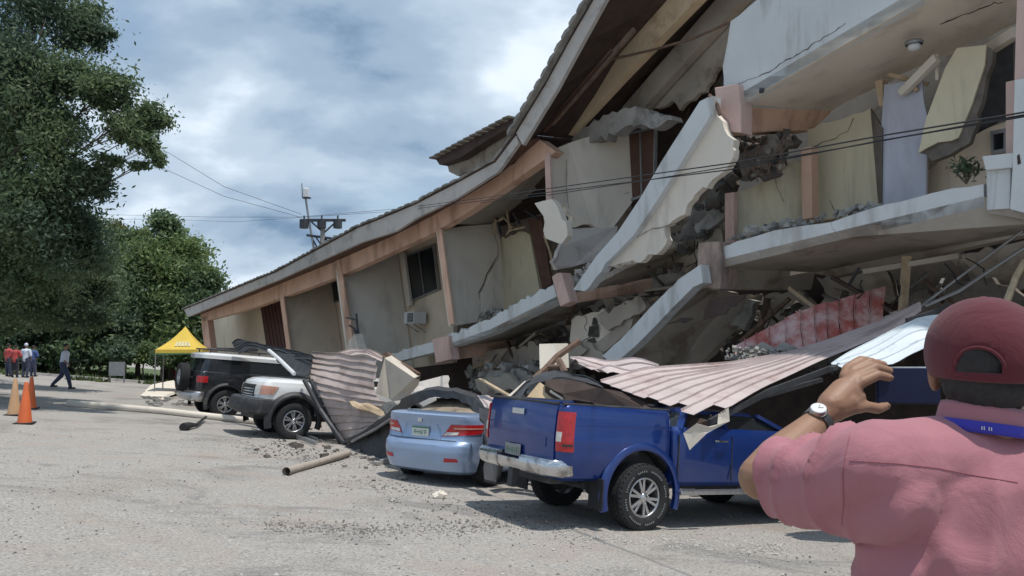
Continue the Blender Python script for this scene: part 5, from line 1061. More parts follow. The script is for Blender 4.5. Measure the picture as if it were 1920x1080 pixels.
# red sheet standing behind
def redrow(k, n):
    t = k / n; return None
tp = [(1376, 650), (1405, 634), (1433, 618), (1475, 597), (1515, 578), (1547, 569), (1578, 561), (1620, 547), (1661, 537)]
bt_ = [(1378, 666), (1408, 664), (1440, 662), (1480, 655), (1520, 650), (1550, 646), (1582, 641), (1620, 630), (1655, 612)]
sheet('roofing_sheet', 'upright faded red roofing sheet fanned behind the large pink one', [[(a[0], a[1], 13.3), ((a[0] + b[0]) / 2 - 2, (a[1] + b[1]) / 2, 13.15), (b[0], b[1], 12.9)] for a, b in zip(tp, bt_)], 11, 'red_sheet', crease=0, seed=18, nu=6, jagA=.02, jagB=.0, seam_h=.04)
sheet('roofing_sheet', 'narrow pink roofing strip right of the red sheet', [[(1655, 596, 12.8), (1660, 612, 12.5)], [(1690, 584, 12.8), (1694, 598, 12.5)], [(1727, 569, 12.8), (1728, 578, 12.5)]], 5, 'pink_sheet', crease=0, seed=19, nu=3, jagA=.04, jagB=0, seam_h=.03)
single('rubble_lump', 'tan crumbled plaster mound in front of the red sheet', 'rubble', [(1372, 672, 12.85), (1400, 650, 12.8), (1430, 640, 12.8), (1468, 640, 12.8), (1494, 652, 12.8), (1450, 668, 12.75), (1400, 680, 12.75)], .4, 'concrete', 'all', .05, ext=V((.1, .35, -.05)))
rr = random.Random(77)
mb = MB()
for i in range(160):
    c = PP((rr.uniform(1360, 1500), rr.uniform(652, 684), rr.uniform(12.6, 12.9))); mb.box(c, tuple(rr.uniform(.015, .08) for _ in range(3)), Matrix.Rotation(rr.uniform(0, 6), 3, 'X') @ Matrix.Rotation(rr.uniform(0, 6), 3, 'Z'))
tag(mb.build('rubble', 'concrete'), 'tan plaster crumbs along the foot of the red sheet', None, None, 'stuff')
# white sheet by the man's hand
sheet('roofing_sheet', 'bluish white roofing sheet raised above the hand with the phone', [[(1556, 686, 9.6), (1603, 658, 9.9), (1680, 614, 10.2), (1722, 598, 10.3), (1772, 595, 10.4)], [(1590, 692, 9.3), (1670, 686, 9.3), (1715, 660, 9.4), (1742, 644, 9.5), (1775, 630, 9.6)]], 4, 'sheet_white', crease=.05, seed=21, nu=14, jagA=.02, jagB=.01, seam_h=.018)
mb = MB(); mb.bar(PP((1560, 692, 9.5)), PP((1760, 622, 10.6)), .05, .05); mb.bar(PP((1700, 600, 10.6)), PP((1800, 570, 10.9)), .05, .05); tag(mb.build('sheet_batten', 'dark_steel'), 'dark battens carrying the bluish white sheet', 'batten')
pebbles('gravel_drift', 1500, lambda r_: (lambda t, w: gp(*(G(500 + 640 * t + w * 8, 985 + 12 * math.sin(t * 5) + r_.gauss(0, 9)).xy), .004))(r_.random(), r_.gauss(0, 1)), 'stone_dark', 61, .006, .02, 'dark gravel drift across the foreground')
pebbles('gravel_drift', 1500, lambda r_: (lambda t: gp(*(G(1050 + 420 * t, 1000 + 30 * t + r_.gauss(0, 9)).xy), .004))(r_.random()), 'stone_pale', 62, .006, .022, 'pale gravel drift along the shadow of the pickup')
for q, w, lb_ in [([(1725, 576, 12.3), (1812, 510, 11.9), (1918, 432, 11.2)], .022, 'upper grey cable stretched from the tip of the large pink sheet to the balcony'), ([(1735, 574, 12.2), (1800, 545, 11.9), (1900, 478, 11.3), (1925, 462, 11.2)], .028, 'lower grey cable stretched from the tip of the large pink sheet to the balcony'), ([(1884, 575, 10.5), (1905, 520, 10.6), (1922, 490, 10.7)], .045, 'pale slanting stick rising behind the red cap')]:
    mb = MB(); mb.tube([PP(p) for p in q], w, 6); tag(mb.build('cable' if 'cable' in lb_ else 'stick', 'metal_grey' if 'cable' in lb_ else 'timber'), lb_, 'cable' if 'cable' in lb_ else 'stick')
# torn board hanging below the sheet
HB = single('torn_sign_board', 'torn cream sign board with faded dark lettering hanging beside the pickup cab', 'sign board', [(1281, 812, 9.45), (1306, 794, 9.45), (1330, 801, 9.5), (1345, 797, 9.55), (1347, 776, 9.6), (1366, 764, 9.65), (1368, 790, 9.65), (1326, 812, 9.5), (1293, 844, 9.45)], .02, 'cream_pale', (), 0, ext=V((.006, .016, 0)))
mb = MB()
for (x, y, a) in [(1300, 806, .5), (1305, 802, -.2), (1310, 798, .9), (1314, 795, .3), (1311, 812, .2), (1316, 809, 1.0), (1321, 806, -.4), (1327, 803, .1), (1350, 775, .3), (1355, 773, 1.2), (1359, 771, .4), (1333, 779, .8)]:
    c = PP((x, y, 9.43 + (x - 1281) / 85 * .2)); 
    for k in range(2): d = V((math.cos(a + k * 1.4), .12 * math.cos(a + k * 1.4), math.sin(a + k * 1.4))) * .013; mb.bar(c - d, c + d, .006, .004, up=(0, 1, 0))
mb.build('faded_lettering', 'rust_steel', HB)
# ---------------------------------------------------------------- things lying on the lot
def G2(px, py, h=0): q = G(px, py); return q + V((0, 0, h))
mb = MB(); mb.tube([G2(127, 762, .09), G2(300, 776, .09), G2(490, 797, .085)], [.10, .09, .085], 12); o = mb.build('fallen_pole', 'cream_pale', smooth=True); tag(o, 'long pale pole lying on the gravel toward the white off road car', 'pole')
mb = MB(); mb.tube([G2(537, 892, .065), G2(600, 873, .065), G2(654, 856, .07)], .058, 14, cap=False); mb.tube([G2(654, 856, .07), G2(537, 892, .065)], .048, 14, cap=False); mb.tube([G2(536.5, 892.3, .065), G2(540, 891, .065)], .064, 14, cap=False)
tag(mb.build('clay_pipe', 'pipe_tan', smooth=True), 'grey tan hollow pipe lying on the gravel left of the blue sedan', 'pipe')
mb = MB(); mb.bar(G2(546, 817, .05), G2(592, 834, .05), .13, .03); mb.bar(G2(545, 820, .07), G2(590, 838, .07), .02, .08); mb.bar(G2(549, 815, .07), G2(595, 831, .07), .02, .08)
tag(mb.build('steel_channel', 'metal_grey'), 'short steel channel lying beside the white car front wheel', 'steel channel')
mb = MB(); mb.tube([G2(343, 808, .08), G2(352, 806, .1), G2(368, 803, .08), G2(386, 790, .12)], [.09, .08, .04, .03], 8); mb.ball(G2(347, 807, .09), (.12, .1, .09)); tag(mb.build('black_debris', 'black_rubber'), 'black twisted car fragment lying below the long pale pole', 'debris')
mb = MB(); q = [G2(263, 744, .06), G2(285, 733, .30), G2(325, 728, .42), G2(330, 742, .22), G2(300, 750, .06)]; mb.prism(jag(q, 'all', .02, .3, 5), (.05, .05, -.08)); tag(mb.build('cream_board', 'cream_pale'), 'cream slab of board lying left of the black off road car', 'board')
rr = random.Random(31); mb = MB()
for i in range(26):
    c = G2(rr.uniform(270, 400), rr.uniform(745, 764), .05); mb.box(c, tuple(rr.uniform(.06, .3) for _ in range(2)) + (rr.uniform(.03, .12),), rr.uniform(0, 6))
tag(mb.build('rubble', 'concrete'), 'small rubble scattered behind the black off road car', None, None, 'stuff')
def rock(name, px, py, s, m, label, seed):
    rr = random.Random(seed); mb = MB(); c = G2(px, py, s * .35); mb.ball(c, (s, s * .8, s * .6), 7, 5)
    mb.v = [v + V((rr.gauss(0, .16), rr.gauss(0, .16), rr.gauss(0, .12))) * s for v in mb.v]; o = mb.build(name, m); return tag(o, label, 'stone')
rock('stone', 825, 934, .10, 'cream_pale', 'pale broken stone lying alone on the gravel in front of the sedan', 1)
rock('stone', 757, 900, .07, 'stone_dark', 'dark round stone just left of the sedan rear wheel', 2)
rock('stone', 735, 940, .045, 'stone_pale', 'flat small stone left of the pale broken stone', 3)
rock('stone', 790, 884, .05, 'concrete', 'small stone beneath the rear bumper of the sedan', 4)
rock('stone', 700, 902, .04, 'concrete', 'small stone right of the tan hollow pipe', 5)
rr = random.Random(8); 
def crumbs(x0, x1, y0, y1, n, s0, s1, m, lab, sd_):
    rr = random.Random(sd_); mb = MB()
    for i in range(n):
        s = s0 + (s1 - s0) * rr.random() ** 3; c = G2(rr.uniform(x0, x1), rr.uniform(y0, y1), s * .3); mb.box(c, (s * rr.uniform(.6, 1.4), s * rr.uniform(.5, 1.2), s * rr.uniform(.3, .9)), Matrix.Rotation(rr.uniform(0, 6), 3, 'Z') @ Matrix.Rotation(rr.uniform(-.5, .5), 3, 'X'))
    tag(mb.build('rubble', m), lab, None, None, 'stuff')
crumbs(640, 900, 820, 880, 160, .03, .16, 'concrete', 'rubble under the fallen roof edge by the sedan', 41)
crumbs(470, 730, 800, 860, 120, .02, .12, 'dusty_concrete', 'rubble below the sloping pink sheet', 42)
# traffic cones
mat('cone_orange', (.62, .13, .035), .55, .12, 3, .05, dirt=(.35, .16, .10), dirt_amt=.4, dscale=5)
mat('cone_faded', (.50, .30, .16), .6, .12, 3, .05, dirt=(.35, .25, .2), dirt_amt=.4, dscale=5)
def cone(px, py, h, m, label, tilt=0):
    p = G(px, py); t = thing('traffic_cone', label, 'traffic cone', tuple(p), 'traffic cones standing on the lot', (tilt, tilt * .6, .3))
    mb = MB(); mb.box((0, 0, .02), (.36, .36, .035)); mb.build('base', 'black_rubber', t, bevel=.012, local=True)
    mb = MB(); mb.lathe([(.14, .035), (.135, .06), (.035, h), (.028, h + .005), (.022, h)], Matrix.Rotation(math.pi / 2, 4, 'X') @ Matrix.Scale(-1, 4, (0, 0, 1)) @ Matrix(), 24) if False else None
    n = 24; pr = [(.145, .035), (.135, .07), (.036, h - .01), (.030, h), (.022, h - .01), (.022, h - .05)]
    vs = [V((r_ * math.cos(2 * math.pi * j / n), r_ * math.sin(2 * math.pi * j / n), z)) for r_, z in pr for j in range(n)]
    mb.add(vs, [(i * n + j, i * n + (j + 1) % n, (i + 1) * n + (j + 1) % n, (i + 1) * n + j) for i in range(len(pr) - 1) for j in range(n)]); mb.build('cone_body', m, t, smooth=True, local=True)
    return t
cone(46, 795, .88, 'cone_orange', 'orange traffic cone standing nearest, in front of the other two')
cone(26, 779, .86, 'cone_faded', 'faded tan orange traffic cone, leftmost of the group of three')
cone(57, 767, .84, 'cone_orange', 'orange traffic cone behind and right of the nearest one')
cone(93, 694, .8, 'cone_orange', 'small far orange cone standing near the verge')
# yellow canopy
CYd = 33.0; cp = P(343, 650, CYd); gx = gz(cp.x, cp.y)
CT = thing('canopy_tent', 'yellow pyramid canopy tent with white printed panel beside the end of the building', 'canopy tent', (cp.x, cp.y, gx))
mat('yellow_cloth', (.70, .50, .08), .8, .06, 2, .1); mat('green_cloth', (.10, .22, .10), .8, .1, 2, .1); mat('print_pale', (.62, .60, .42), .8, .15, 10, 0)
hw_ = .92; zt = P(350, 612, CYd).z; ze = P(343, 655, CYd).z
def rc(x, y, z): a = .25; return V((cp.x + x * math.cos(a) - y * math.sin(a), cp.y + x * math.sin(a) + y * math.cos(a), z))
cs = [(-1, -1), (1, -1), (1, 1), (-1, 1)]; apex = rc(.08, 0, zt)
mb = MB(); 
for i in range(4):
    a, b = cs[i], cs[(i + 1) % 4]; A, Bq = rc(a[0] * hw_, a[1] * hw_, ze), rc(b[0] * hw_, b[1] * hw_, ze)
    def fn(u, v, A=A, Bq=Bq): q = A.lerp(Bq, u).lerp(apex, v); return q - V((0, 0, .10 * math.sin(math.pi * v) * (1 - .3 * math.sin(math.pi * u))))
    mb.grid(fn, 6, 6)
o = mb.build('canopy_roof', 'yellow_cloth', CT, smooth=False); md = o.modifiers.new('s', 'SOLIDIFY'); md.thickness = .01
mb = MB()
for i in range(4):
    a, b = cs[i], cs[(i + 1) % 4]; A, Bq = rc(a[0] * hw_, a[1] * hw_, ze), rc(b[0] * hw_, b[1] * hw_, ze); n_ = (Bq - A).normalized().cross(UPV) * .004
    mb.prism([A, Bq, Bq - V((0, 0, .14)), A - V((0, 0, .14))], n_)
mb.build('valance', 'yellow_cloth', CT)
mb = MB()
for i in range(4):
    a, b = cs[i], cs[(i + 1) % 4]; A, Bq = rc(a[0] * hw_, a[1] * hw_, ze - .14), rc(b[0] * hw_, b[1] * hw_, ze - .14); n_ = (Bq - A).normalized().cross(UPV) * .004
    mb.prism([A, Bq, Bq - V((0, 0, .06)), A - V((0, 0, .06))], n_)
mb.build('valance_hem', 'green_cloth', CT)
A, Bq = rc(-hw_, -hw_, ze), rc(hw_, -hw_, ze); mb = MB(); fn0 = lambda u, v: A.lerp(Bq, u).lerp(apex, v) - V((0, 0, .10 * math.sin(math.pi * v) * (1 - .3 * math.sin(math.pi * u)))) + V((0, -.02, .02))
rr = random.Random(5)
for k in range(5):
    u0 = .36 + k * .085; mb.prism([fn0(u0, .16), fn0(u0 + .06, .16), fn0(u0 + .06, .38), fn0(u0, .38)], (0, -.004, .002))
mb.build('printed_panel', 'print_pale', CT)
for a in cs:
    q = rc(a[0] * hw_ * .98, a[1] * hw_ * .98, ze); mb = MB(); mb.tube([q, V((q.x, q.y, gz(q.x, q.y)))], .025, 6); mb.build('leg', 'metal_grey', CT)
# grey board by the verge
q0 = P(220, 672, 42); t = thing('notice_board', 'grey board on two posts at the verge left of the yellow canopy', 'board', (q0.x, q0.y, gz(q0.x, q0.y)))
mb = MB(); mb.box((q0.x, q0.y, gz(q0.x, q0.y) + .75), (.85, .06, .75)); mb.build('board', 'metal_grey', t)
for s_ in (-.38, .38): mb = MB(); mb.box((q0.x + s_, q0.y + .04, gz(q0.x, q0.y) + .55), (.06, .06, 1.1)); mb.build('post', 'metal_grey', t)
# kerb line of the verge
mb = MB(); mb.prism([gp(-62, 44.2, 0), gp(-8, 44.2, 0), gp(-8, 44.5, 0), gp(-62, 44.5, 0)], (0, 0, .14)); mb.prism([gp(-62, 44.6, 0), gp(-8, 44.6, 0), gp(-8, 47.5, 0), gp(-62, 47.5, 0)], (0, 0, .012)); tag(mb.build('kerb', 'fascia'), kind='structure')
# ---------------------------------------------------------------- utility pole and wires
PY = 42.0
def UP_(px, py, y=PY): return P(px, py, y)
b0 = UP_(600, 470); UT = thing('utility_pole', 'steel utility pole with crossarm, three transformers and a white lamp head beyond the roof', 'utility pole', (b0.x, b0.y, gz(b0.x, b0.y)))
mb = MB(); mb.tube([V((b0.x + .1, b0.y, gz(b0.x, b0.y))), UP_(605, 440), UP_(606, 412)], [.18, .13, .11], 10); mb.build('pole_shaft', 'concrete', UT, smooth=True)
mb = MB(); mb.bar(UP_(572, 413), UP_(648, 413), .14, .14); mb.bar(UP_(575, 441), UP_(628, 448), .12, .12); mb.build('crossarm', 'dark_steel', UT)
mb = MB(); mb.bar(UP_(584, 416), UP_(606, 436), .08); mb.bar(UP_(630, 416), UP_(608, 436), .08); mb.bar(UP_(583, 443), UP_(598, 470), .08); mb.bar(UP_(592, 444), UP_(612, 474), .07); mb.bar(UP_(604, 441), UP_(622, 460), .07); mb.bar(UP_(590, 470), UP_(614, 446), .07); mb.build('brace', 'dark_steel', UT)
for x in (571, 604, 634):
    mb = MB(); c = UP_(x, 419); mb.tube([c + V((0, -.1, -.28)), c + V((0, -.1, .2))], .24, 12); mb.tube([c + V((0, -.1, .2)), c + V((.0, -.1, .42))], .05, 6); mb.build('transformer', 'dark_steel', UT, smooth=False)
mb = MB(); mb.tube([UP_(589, 470), UP_(578, 405), UP_(573, 372)], .06, 8); mb.tube([UP_(567, 370), UP_(566, 344)], .035, 6); mb.build('lamp_mast', 'metal_grey', UT)
mb = MB(); c = UP_(574, 362); mb.box(c, (.30, .3, .55), .2); mb.build('lamp_head', 'white_plastic', UT, bevel=.06); mb = MB(); mb.box(UP_(575, 371), (.42, .3, .06)); mb.build('lamp_bracket', 'dark_steel', UT)
for x, y in ((627, 443), (628, 447)): mb = MB(); mb.ball(UP_(x, y), .08); mb.build('insulator', 'white_plastic', UT)
def wire(pts, r_, label):
    q = [PP(p) for p in pts]; out = []
    for i in range(len(q) - 1):
        for k in range(6): out.append(q[i].lerp(q[i + 1], k / 6))
    out.append(q[-1]); mb = MB(); mb.tube(out, r_, 5); tag(mb.build('overhead_wire', 'wire_black'), label, 'wire')
wire([(180, 402, 40), (400, 407, 37), (560, 407, 33), (740, 392, 25), (900, 372, 17), (1040, 352, 11), (1370, 306, 7.5), (1650, 255, 6), (1960, 204, 5)], .007, 'upper black overhead wire crossing from the trees in front of the facade')
wire([(180, 410, 40), (360, 413, 37), (440, 416, 36), (560, 408, 33), (740, 396, 25), (900, 377, 17), (1040, 359, 11), (1370, 318, 7.5), (1650, 264, 6), (1960, 212, 5)], .0065, 'middle black overhead wire just below the upper one across the facade')
wire([(900, 380, 17), (1040, 364, 11), (1230, 335, 8.6), (1370, 312, 7.5), (1600, 274, 6.2), (1960, 208, 5)], .0055, 'lowest thin overhead wire in front of the diagonal parapet')
wire([(240, 240, 40), (420, 350, 40), (566, 402, 42)], .011, 'thin far wire dropping from the tree branch to the utility pole, upper of two')
wire([(240, 285, 40), (420, 368, 40), (566, 408, 42)], .011, 'thin far wire dropping from the tree branch to the utility pole, lower of two')
# small plant growing on the balcony
pc = F(1812, 345, .6); t = thing('small_plant', 'scraggy dark plant growing on the lower balcony beside the white post', 'plant', tuple(pc)); rr = random.Random(6)
mb = MB()
for k in range(12): e = pc + V((rr.gauss(0, .16), rr.gauss(0, .1), rr.uniform(.15, .5))); mb.tube([pc, pc.lerp(e, .5) + V((rr.gauss(0, .05), 0, .03)), e], [.01, .007, .003], 4)
mb.build('stem', 'bark', t); v, n = leaves([(tuple(pc + V((0, 0, .28))), .26, 1)], 220, .045, 5, .3, .2); leaf_obj('foliage', v, n, 'leaf_dark', t)
pc = P(1912, 600, 12); t = thing('weed', 'bright green weeds showing right behind the red cap', 'plant', (pc.x, pc.y, gz(pc.x, pc.y))); mb = MB(); mb.tube([V((pc.x, pc.y, gz(pc.x, pc.y))), pc], .03, 5); mb.build('stem', 'bark', t)
v, n = leaves([(tuple(pc), .35, 1), (tuple(pc + V((.5, .2, -.3))), .5, 1)], 500, .07, 5, .3, .2); leaf_obj('foliage', v, n, 'leaf_mid', t)
# ================================================================ people
def solid(name, parts, voxel, m, parent, smooth=6, deform=None, res=16):
    """one continuous skin grown over a set of tapered limbs and rounded masses"""
    mb = MB()
    for p in parts:
        if p[0] == 'c':
            _, pts, rs = p; mb.tube(pts, rs, res); mb.ball(pts[0], rs[0], res, 8); mb.ball(pts[-1], rs[-1], res, 8)
            for q, r_ in zip(pts[1:-1], rs[1:-1]): mb.ball(q, r_, res, 8)
        elif p[0] == 'b': mb.ball(p[1], p[2], 20, 14, p[3] if len(p) > 3 else None)
        elif p[0] == 'l':                                    # loft of ellipses (centre, rx, ry, yaw)
            n = 28; k = len(mb.v); rings = []
            for c, rx, ry, yaw in p[1]:
                rings += [V(c) + V((rx * math.cos(a) * math.cos(yaw) - ry * math.sin(a) * math.sin(yaw), rx * math.cos(a) * math.sin(yaw) + ry * math.sin(a) * math.cos(yaw), 0)) for a in [2 * math.pi * j / n for j in range(n)]]
            L_ = len(p[1]); mb.add(rings, [(i * n + j, i * n + (j + 1) % n, (i + 1) * n + (j + 1) % n, (i + 1) * n + j) for i in range(L_ - 1) for j in range(n)] + [tuple(range(n))[::-1], tuple(range((L_ - 1) * n, L_ * n))])
    o = mb.build(name, m, parent); md = o.modifiers.new('r', 'REMESH'); md.mode = 'VOXEL'; md.voxel_size = voxel
    if smooth: ms = o.modifiers.new('s', 'SMOOTH'); ms.factor = .5; ms.iterations = smooth
    bpy.context.view_layer.update(); smooth_eval(o)
    if len(o.data.materials) == 0: o.data.materials.append(MATS[m])
    if deform:
        wl = wloc(parent) if parent else o.location; nr = [v.normal.copy() for v in o.data.vertices]
        for v, nn in zip(o.data.vertices, nr): v.co += nn * deform(v.co + wl, nn)
        o.data.update()
    o.data.polygons.foreach_set('use_smooth', [True] * len(o.data.polygons)); return o
mat('skin_tan', (.30, .165, .10), .55, .10, 9, .12, dirt=(.22, .11, .07), dirt_amt=.4, dscale=9, bscale=90, bdist=.003)
mat('skin_far', (.28, .16, .10), .6, .06, 6, 0)
mat('hair_black', (.022, .020, .020), .75, .35, 60, .4, bscale=180, bdist=.004)
def fabric(name, c, weave=700, wave=.15):
    mat(name, c, .9, .05, 4, .0); m = MATS[name]; t = m.node_tree; b = t.nodes['Principled BSDF']; l = t.links.new; g = N(t, 'ShaderNodeNewGeometry')
    w1 = N(t, 'ShaderNodeTexNoise', Scale=float(weave), Detail=2.0); l(g.outputs['Position'], w1.inputs[0])
    w2 = N(t, 'ShaderNodeTexNoise', Scale=11.0, Detail=5.0, Roughness=.55, Distortion=.6); l(g.outputs['Position'], w2.inputs[0])
    b1 = N(t, 'ShaderNodeBump', Strength=.5, Distance=.0015); l(w1.outputs[0], b1.inputs['Height'])
    b2 = N(t, 'ShaderNodeBump', Strength=.35, Distance=.02); l(w2.outputs[0], b2.inputs['Height']); l(b1.outputs[0], b2.inputs['Normal']); l(b2.outputs[0], b.inputs['Normal'])
    b.inputs['Sheen Weight'].default_value = wave
fabric('shirt_pink', (.39, .16, .187)); fabric('cap_maroon', (.105, .014, .023), 900); fabric('trouser_dark', (.03, .03, .045), 500); fabric('lanyard_blue', (.045, .04, .38), 900)
fabric('shirt_white', (.62, .68, .80), 300); fabric('shirt_red', (.45, .07, .07), 300); fabric('shirt_blue', (.05, .09, .24), 300); fabric('shirt_grey', (.33, .36, .42), 300); fabric('jeans', (.05, .06, .11), 300)
# ---------------------------------------------------------------- the man in the pink shirt, from behind
MXY = P(1850, 800, 1.40); gm = gz(MXY.x, MXY.y)
M_ = thing('person', 'man in pink shirt and maroon cap seen from behind, raising a phone', 'person', (MXY.x, MXY.y, gm))
def Q(px, py, y): return P(px, py, y)
hx = Q(1848, 672, 1.42); nb = Q(1848, 800, 1.41); nt_ = Q(1842, 740, 1.42)
Lsh, Lel, Lwr = Q(1640, 880, 1.38), Q(1426, 896, 1.60), Q(1540, 784, 1.71)
Rsh, Rel, Rwr = Q(2062, 890, 1.38), Q(2170, 960, 1.60), Q(1900, 790, 1.80)
bc = V((nb.x, nb.y, 0)); zs = Lsh.z
fz = lambda h: gm + h
hipL, hipR = V((bc.x - .10, bc.y + .0, fz(.95))), V((bc.x + .10, bc.y, fz(.95)))
kneeL, kneeR = V((bc.x - .12, bc.y + .03, fz(.52))), V((bc.x + .13, bc.y + .02, fz(.52)))
ankL, ankR = V((bc.x - .13, bc.y - .01, gz(bc.x - .13, bc.y) + .09)), V((bc.x + .14, bc.y - .01, gz(bc.x + .14, bc.y) + .09))
# left hand gripping the end of the phone: fingers over the top, thumb below
Kn = [Q(1617, 716, 1.735), Q(1610, 704, 1.755), Q(1600, 695, 1.775), Q(1588, 690, 1.79)]
Pi = [Q(1646, 703, 1.745), Q(1642, 689, 1.77), Q(1631, 679, 1.79), Q(1614, 674, 1.805)]
Ti = [Q(1667, 708, 1.755), Q(1667, 695, 1.78), Q(1657, 684, 1.805), Q(1636, 677, 1.82)]
hand = [('c', [Q(1547, 777, 1.71), Q(1562, 760, 1.72), Q(1585, 738, 1.745)], [.027, .034, .036]), ('c', [Q(1556, 760, 1.71), Q(1605, 712, 1.755)], [.024, .021]), ('c', [Q(1568, 772, 1.73), Q(1602, 735, 1.785)], [.022, .018]),
        ('c', [Q(1560, 768, 1.71), Q(1590, 755, 1.72), Q(1608, 744, 1.74)], [.024, .024, .018])]
fr_ = [.0115, .0115, .011, .0095]
for i in range(4):
    hand.append(('c', [Kn[i].lerp(Q(1575, 748, 1.73), .3), Kn[i], Pi[i], Pi[i].lerp(Ti[i], .55), Ti[i]], [.013, fr_[i] * 1.12, fr_[i], fr_[i] * .92, fr_[i] * .82]))
hand.append(('c', [Q(1568, 772, 1.71), Q(1597, 764, 1.715), Q(1624, 762, 1.735), Q(1645, 766, 1.75), Q(1661, 761, 1.76)], [.021, .0165, .0125, .0125, .0098]))
def arm(sh, el, wr): 
    mid = el.lerp(wr, .3); return [('c', [sh, sh.lerp(el, .5), el], [.045, .045, .041]), ('c', [el, mid, el.lerp(wr, .75), wr], [.045, .0475, .034, .0265])]
RH = Matrix.Rotation(-R(33), 3, 'Z')
def hd(x, y, z): return hx + RH @ V((x, y, z))
body = [('b', hx, (.078, .098, .112), RH), ('b', hd(-.004, .03, -.05), (.062, .07, .075), RH), ('c', [nb, nt_], [.066, .058]), ('b', hd(-.084, .008, -.030), (.012, .018, .034), RH), ('b', hd(.084, .008, -.030), (.012, .018, .034), RH), ('b', hd(-.0, .108, -.03), (.014, .018, .02), RH), ('b', hd(0, .088, -.062), (.022, .012, .008), RH), ('b', hd(-.03, .088, -.005), (.016, .012, .009), RH), ('b', hd(.03, .088, -.005), (.016, .012, .009), RH),
        ('l', [((bc.x, bc.y, fz(.85)), .17, .115, 0), ((bc.x, bc.y, fz(1.05)), .165, .11, 0), ((bc.x, bc.y, fz(1.3)), .17, .10, 0), ((bc.x, bc.y, zs - .04), .15, .07, 0), ((bc.x, bc.y, zs + .02), .07, .05, 0)]),
        ('c', [Lsh, bc + V((0, 0, zs - .01)), Rsh], [.045, .05, .045])]
body += arm(Lsh, Lel, Lwr) + arm(Rsh, Rel, Rwr)
body += hand
# right hand, closed on the far end of the phone
rp = Q(1845, 735, 1.82); body += [('c', [Rwr, rp + V((.05, 0, -.02))], [.025, .034])]
for i in range(4): a = rp + V((.045, .01 * i, .03 - .017 * i)); body.append(('c', [a, a + V((-.035, .015, .018)), a + V((-.06, .02, .006))], [.012, .011, .009]))
body.append(('c', [rp + V((.06, -.01, -.035)), rp + V((.02, -.015, -.04)), rp + V((-.015, -.01, -.036))], [.017, .013, .010]))
for hp, kn, an in ((hipL, kneeL, ankL), (hipR, kneeR, ankR)):
    body += [('c', [hp, kn, an], [.095, .06, .042]), ('c', [an + V((0, -.03, -.05)), an + V((0, .14, -.06))], [.04, .03])]
solid('body', body, .0034, 'skin_tan', M_, 3)
# knuckle creases and nails are small: nails as parts
for i, (a, b) in enumerate(((Ti[0], Pi[0]), (Q(1661, 761, 1.76), Q(1645, 766, 1.75)))):
    mb = MB(); mb.ball(a + V((.001, -.0085, .001)), (.006, .0022, .0045), 10, 6); mb.build('nail', 'pink_paint' if False else 'lamp_clear' if False else 'skin_far', M_, smooth=True)
# shirt
def folds(co, nn):
    d = 0.0
    # drape wrinkles radiating from the raised shoulder, softer ones down the back
    sh = co - Lsh; ang = math.atan2(sh.z, sh.x); r_ = sh.length
    rg = lambda q: max(0, 1 - abs(noise.noise(q)) * 3.2) ** 1.5
    d += .0026 * math.sin(ang * 8 + noise.noise(co * 6) * 5.0 + r_ * 9) * math.exp(-((r_ - .19) / .07) ** 2)
    q = noise.noise(V((co.x * 5.5, co.y * 4, co.z * 1.9 + 4))); d += .005 * q
    ax = (Lel - Lsh).normalized(); t = sh.dot(ax); pr = (sh - ax * t).length; wgt = max(0, min(1, (t + .03) / .08)) * (1 if pr < .13 else 0)
    d += .011 * wgt * rg(V((t * 13 + sh.z * 5, sh.z * 2.5, sh.y * 3))) * (1.2 if nn.z > 0 else .5)
    b_ = (1 - wgt); low = max(0, min(1, (Lsh.z + .03 - co.z) / .12))
    d += .016 * b_ * low * rg(V((co.x * 6.5 + co.z * 3.2, 1.7, co.z * 1.4))) + .008 * b_ * low * rg(V((co.x * 13 - co.z * 4, 5.1, co.z * 3)))

    w = noise.noise(V((co.x * 15 + co.z * 5, co.y * 9, co.z * 6 - co.x * 6))); d += .0055 * w
    # compression folds on the upper sleeve
    if False: d += .0045 * math.sin(t * 62 + 5.0 * noise.noise(co * 7)) * (1 if nn.z > -.3 else .4) * (.4 + .9 * abs(noise.noise(co * 4 + V((3, 1, 2)))) * 2)
    ridge = noise.noise(V((co.x * 9 - co.z * 3, 2, co.z * 5))); d += .008 * (1 - abs(ridge) * 2.2)
    return d * 1.2 + .001
slx = Lsh.lerp(Lel, .99)
sh_parts = [('l', [((bc.x + .01, bc.y, fz(.72)), .245, .16, 0), ((bc.x + .01, bc.y, fz(.95)), .235, .155, 0), ((bc.x + .01, bc.y, fz(1.20)), .235, .15, 0), ((bc.x + .005, bc.y, zs - .14), .232, .135, 0), ((bc.x, bc.y + .005, zs - .02), .215, .115, 0), ((bc.x, bc.y + .005, zs + .035), .15, .085, 0), ((bc.x, bc.y + .01, zs + .062), .092, .07, 0)]),
            ('c', [V((bc.x - .03, bc.y, zs + .0)), Lsh + V((0, 0, .008))], [.085, .068]), ('c', [V((bc.x + .03, bc.y, zs + .0)), Rsh + V((0, 0, .008))], [.085, .068]),
            ('c', [Lsh, Lsh.lerp(Lel, .45) + V((0, 0, -.014)), slx + V((.002, 0, -.004))], [.074, .072, .058]), ('c', [Rsh, Rsh.lerp(Rel, .45), Rsh.lerp(Rel, .95)], [.080, .083, .068]),
            ('c', [Lsh + V((.03, 0, -.05)), Lsh.lerp(Lel, .55) + V((.01, 0, -.035))], [.078, .058])]
shirt = solid('shirt', sh_parts, .0062, 'shirt_pink', M_, 8, folds)
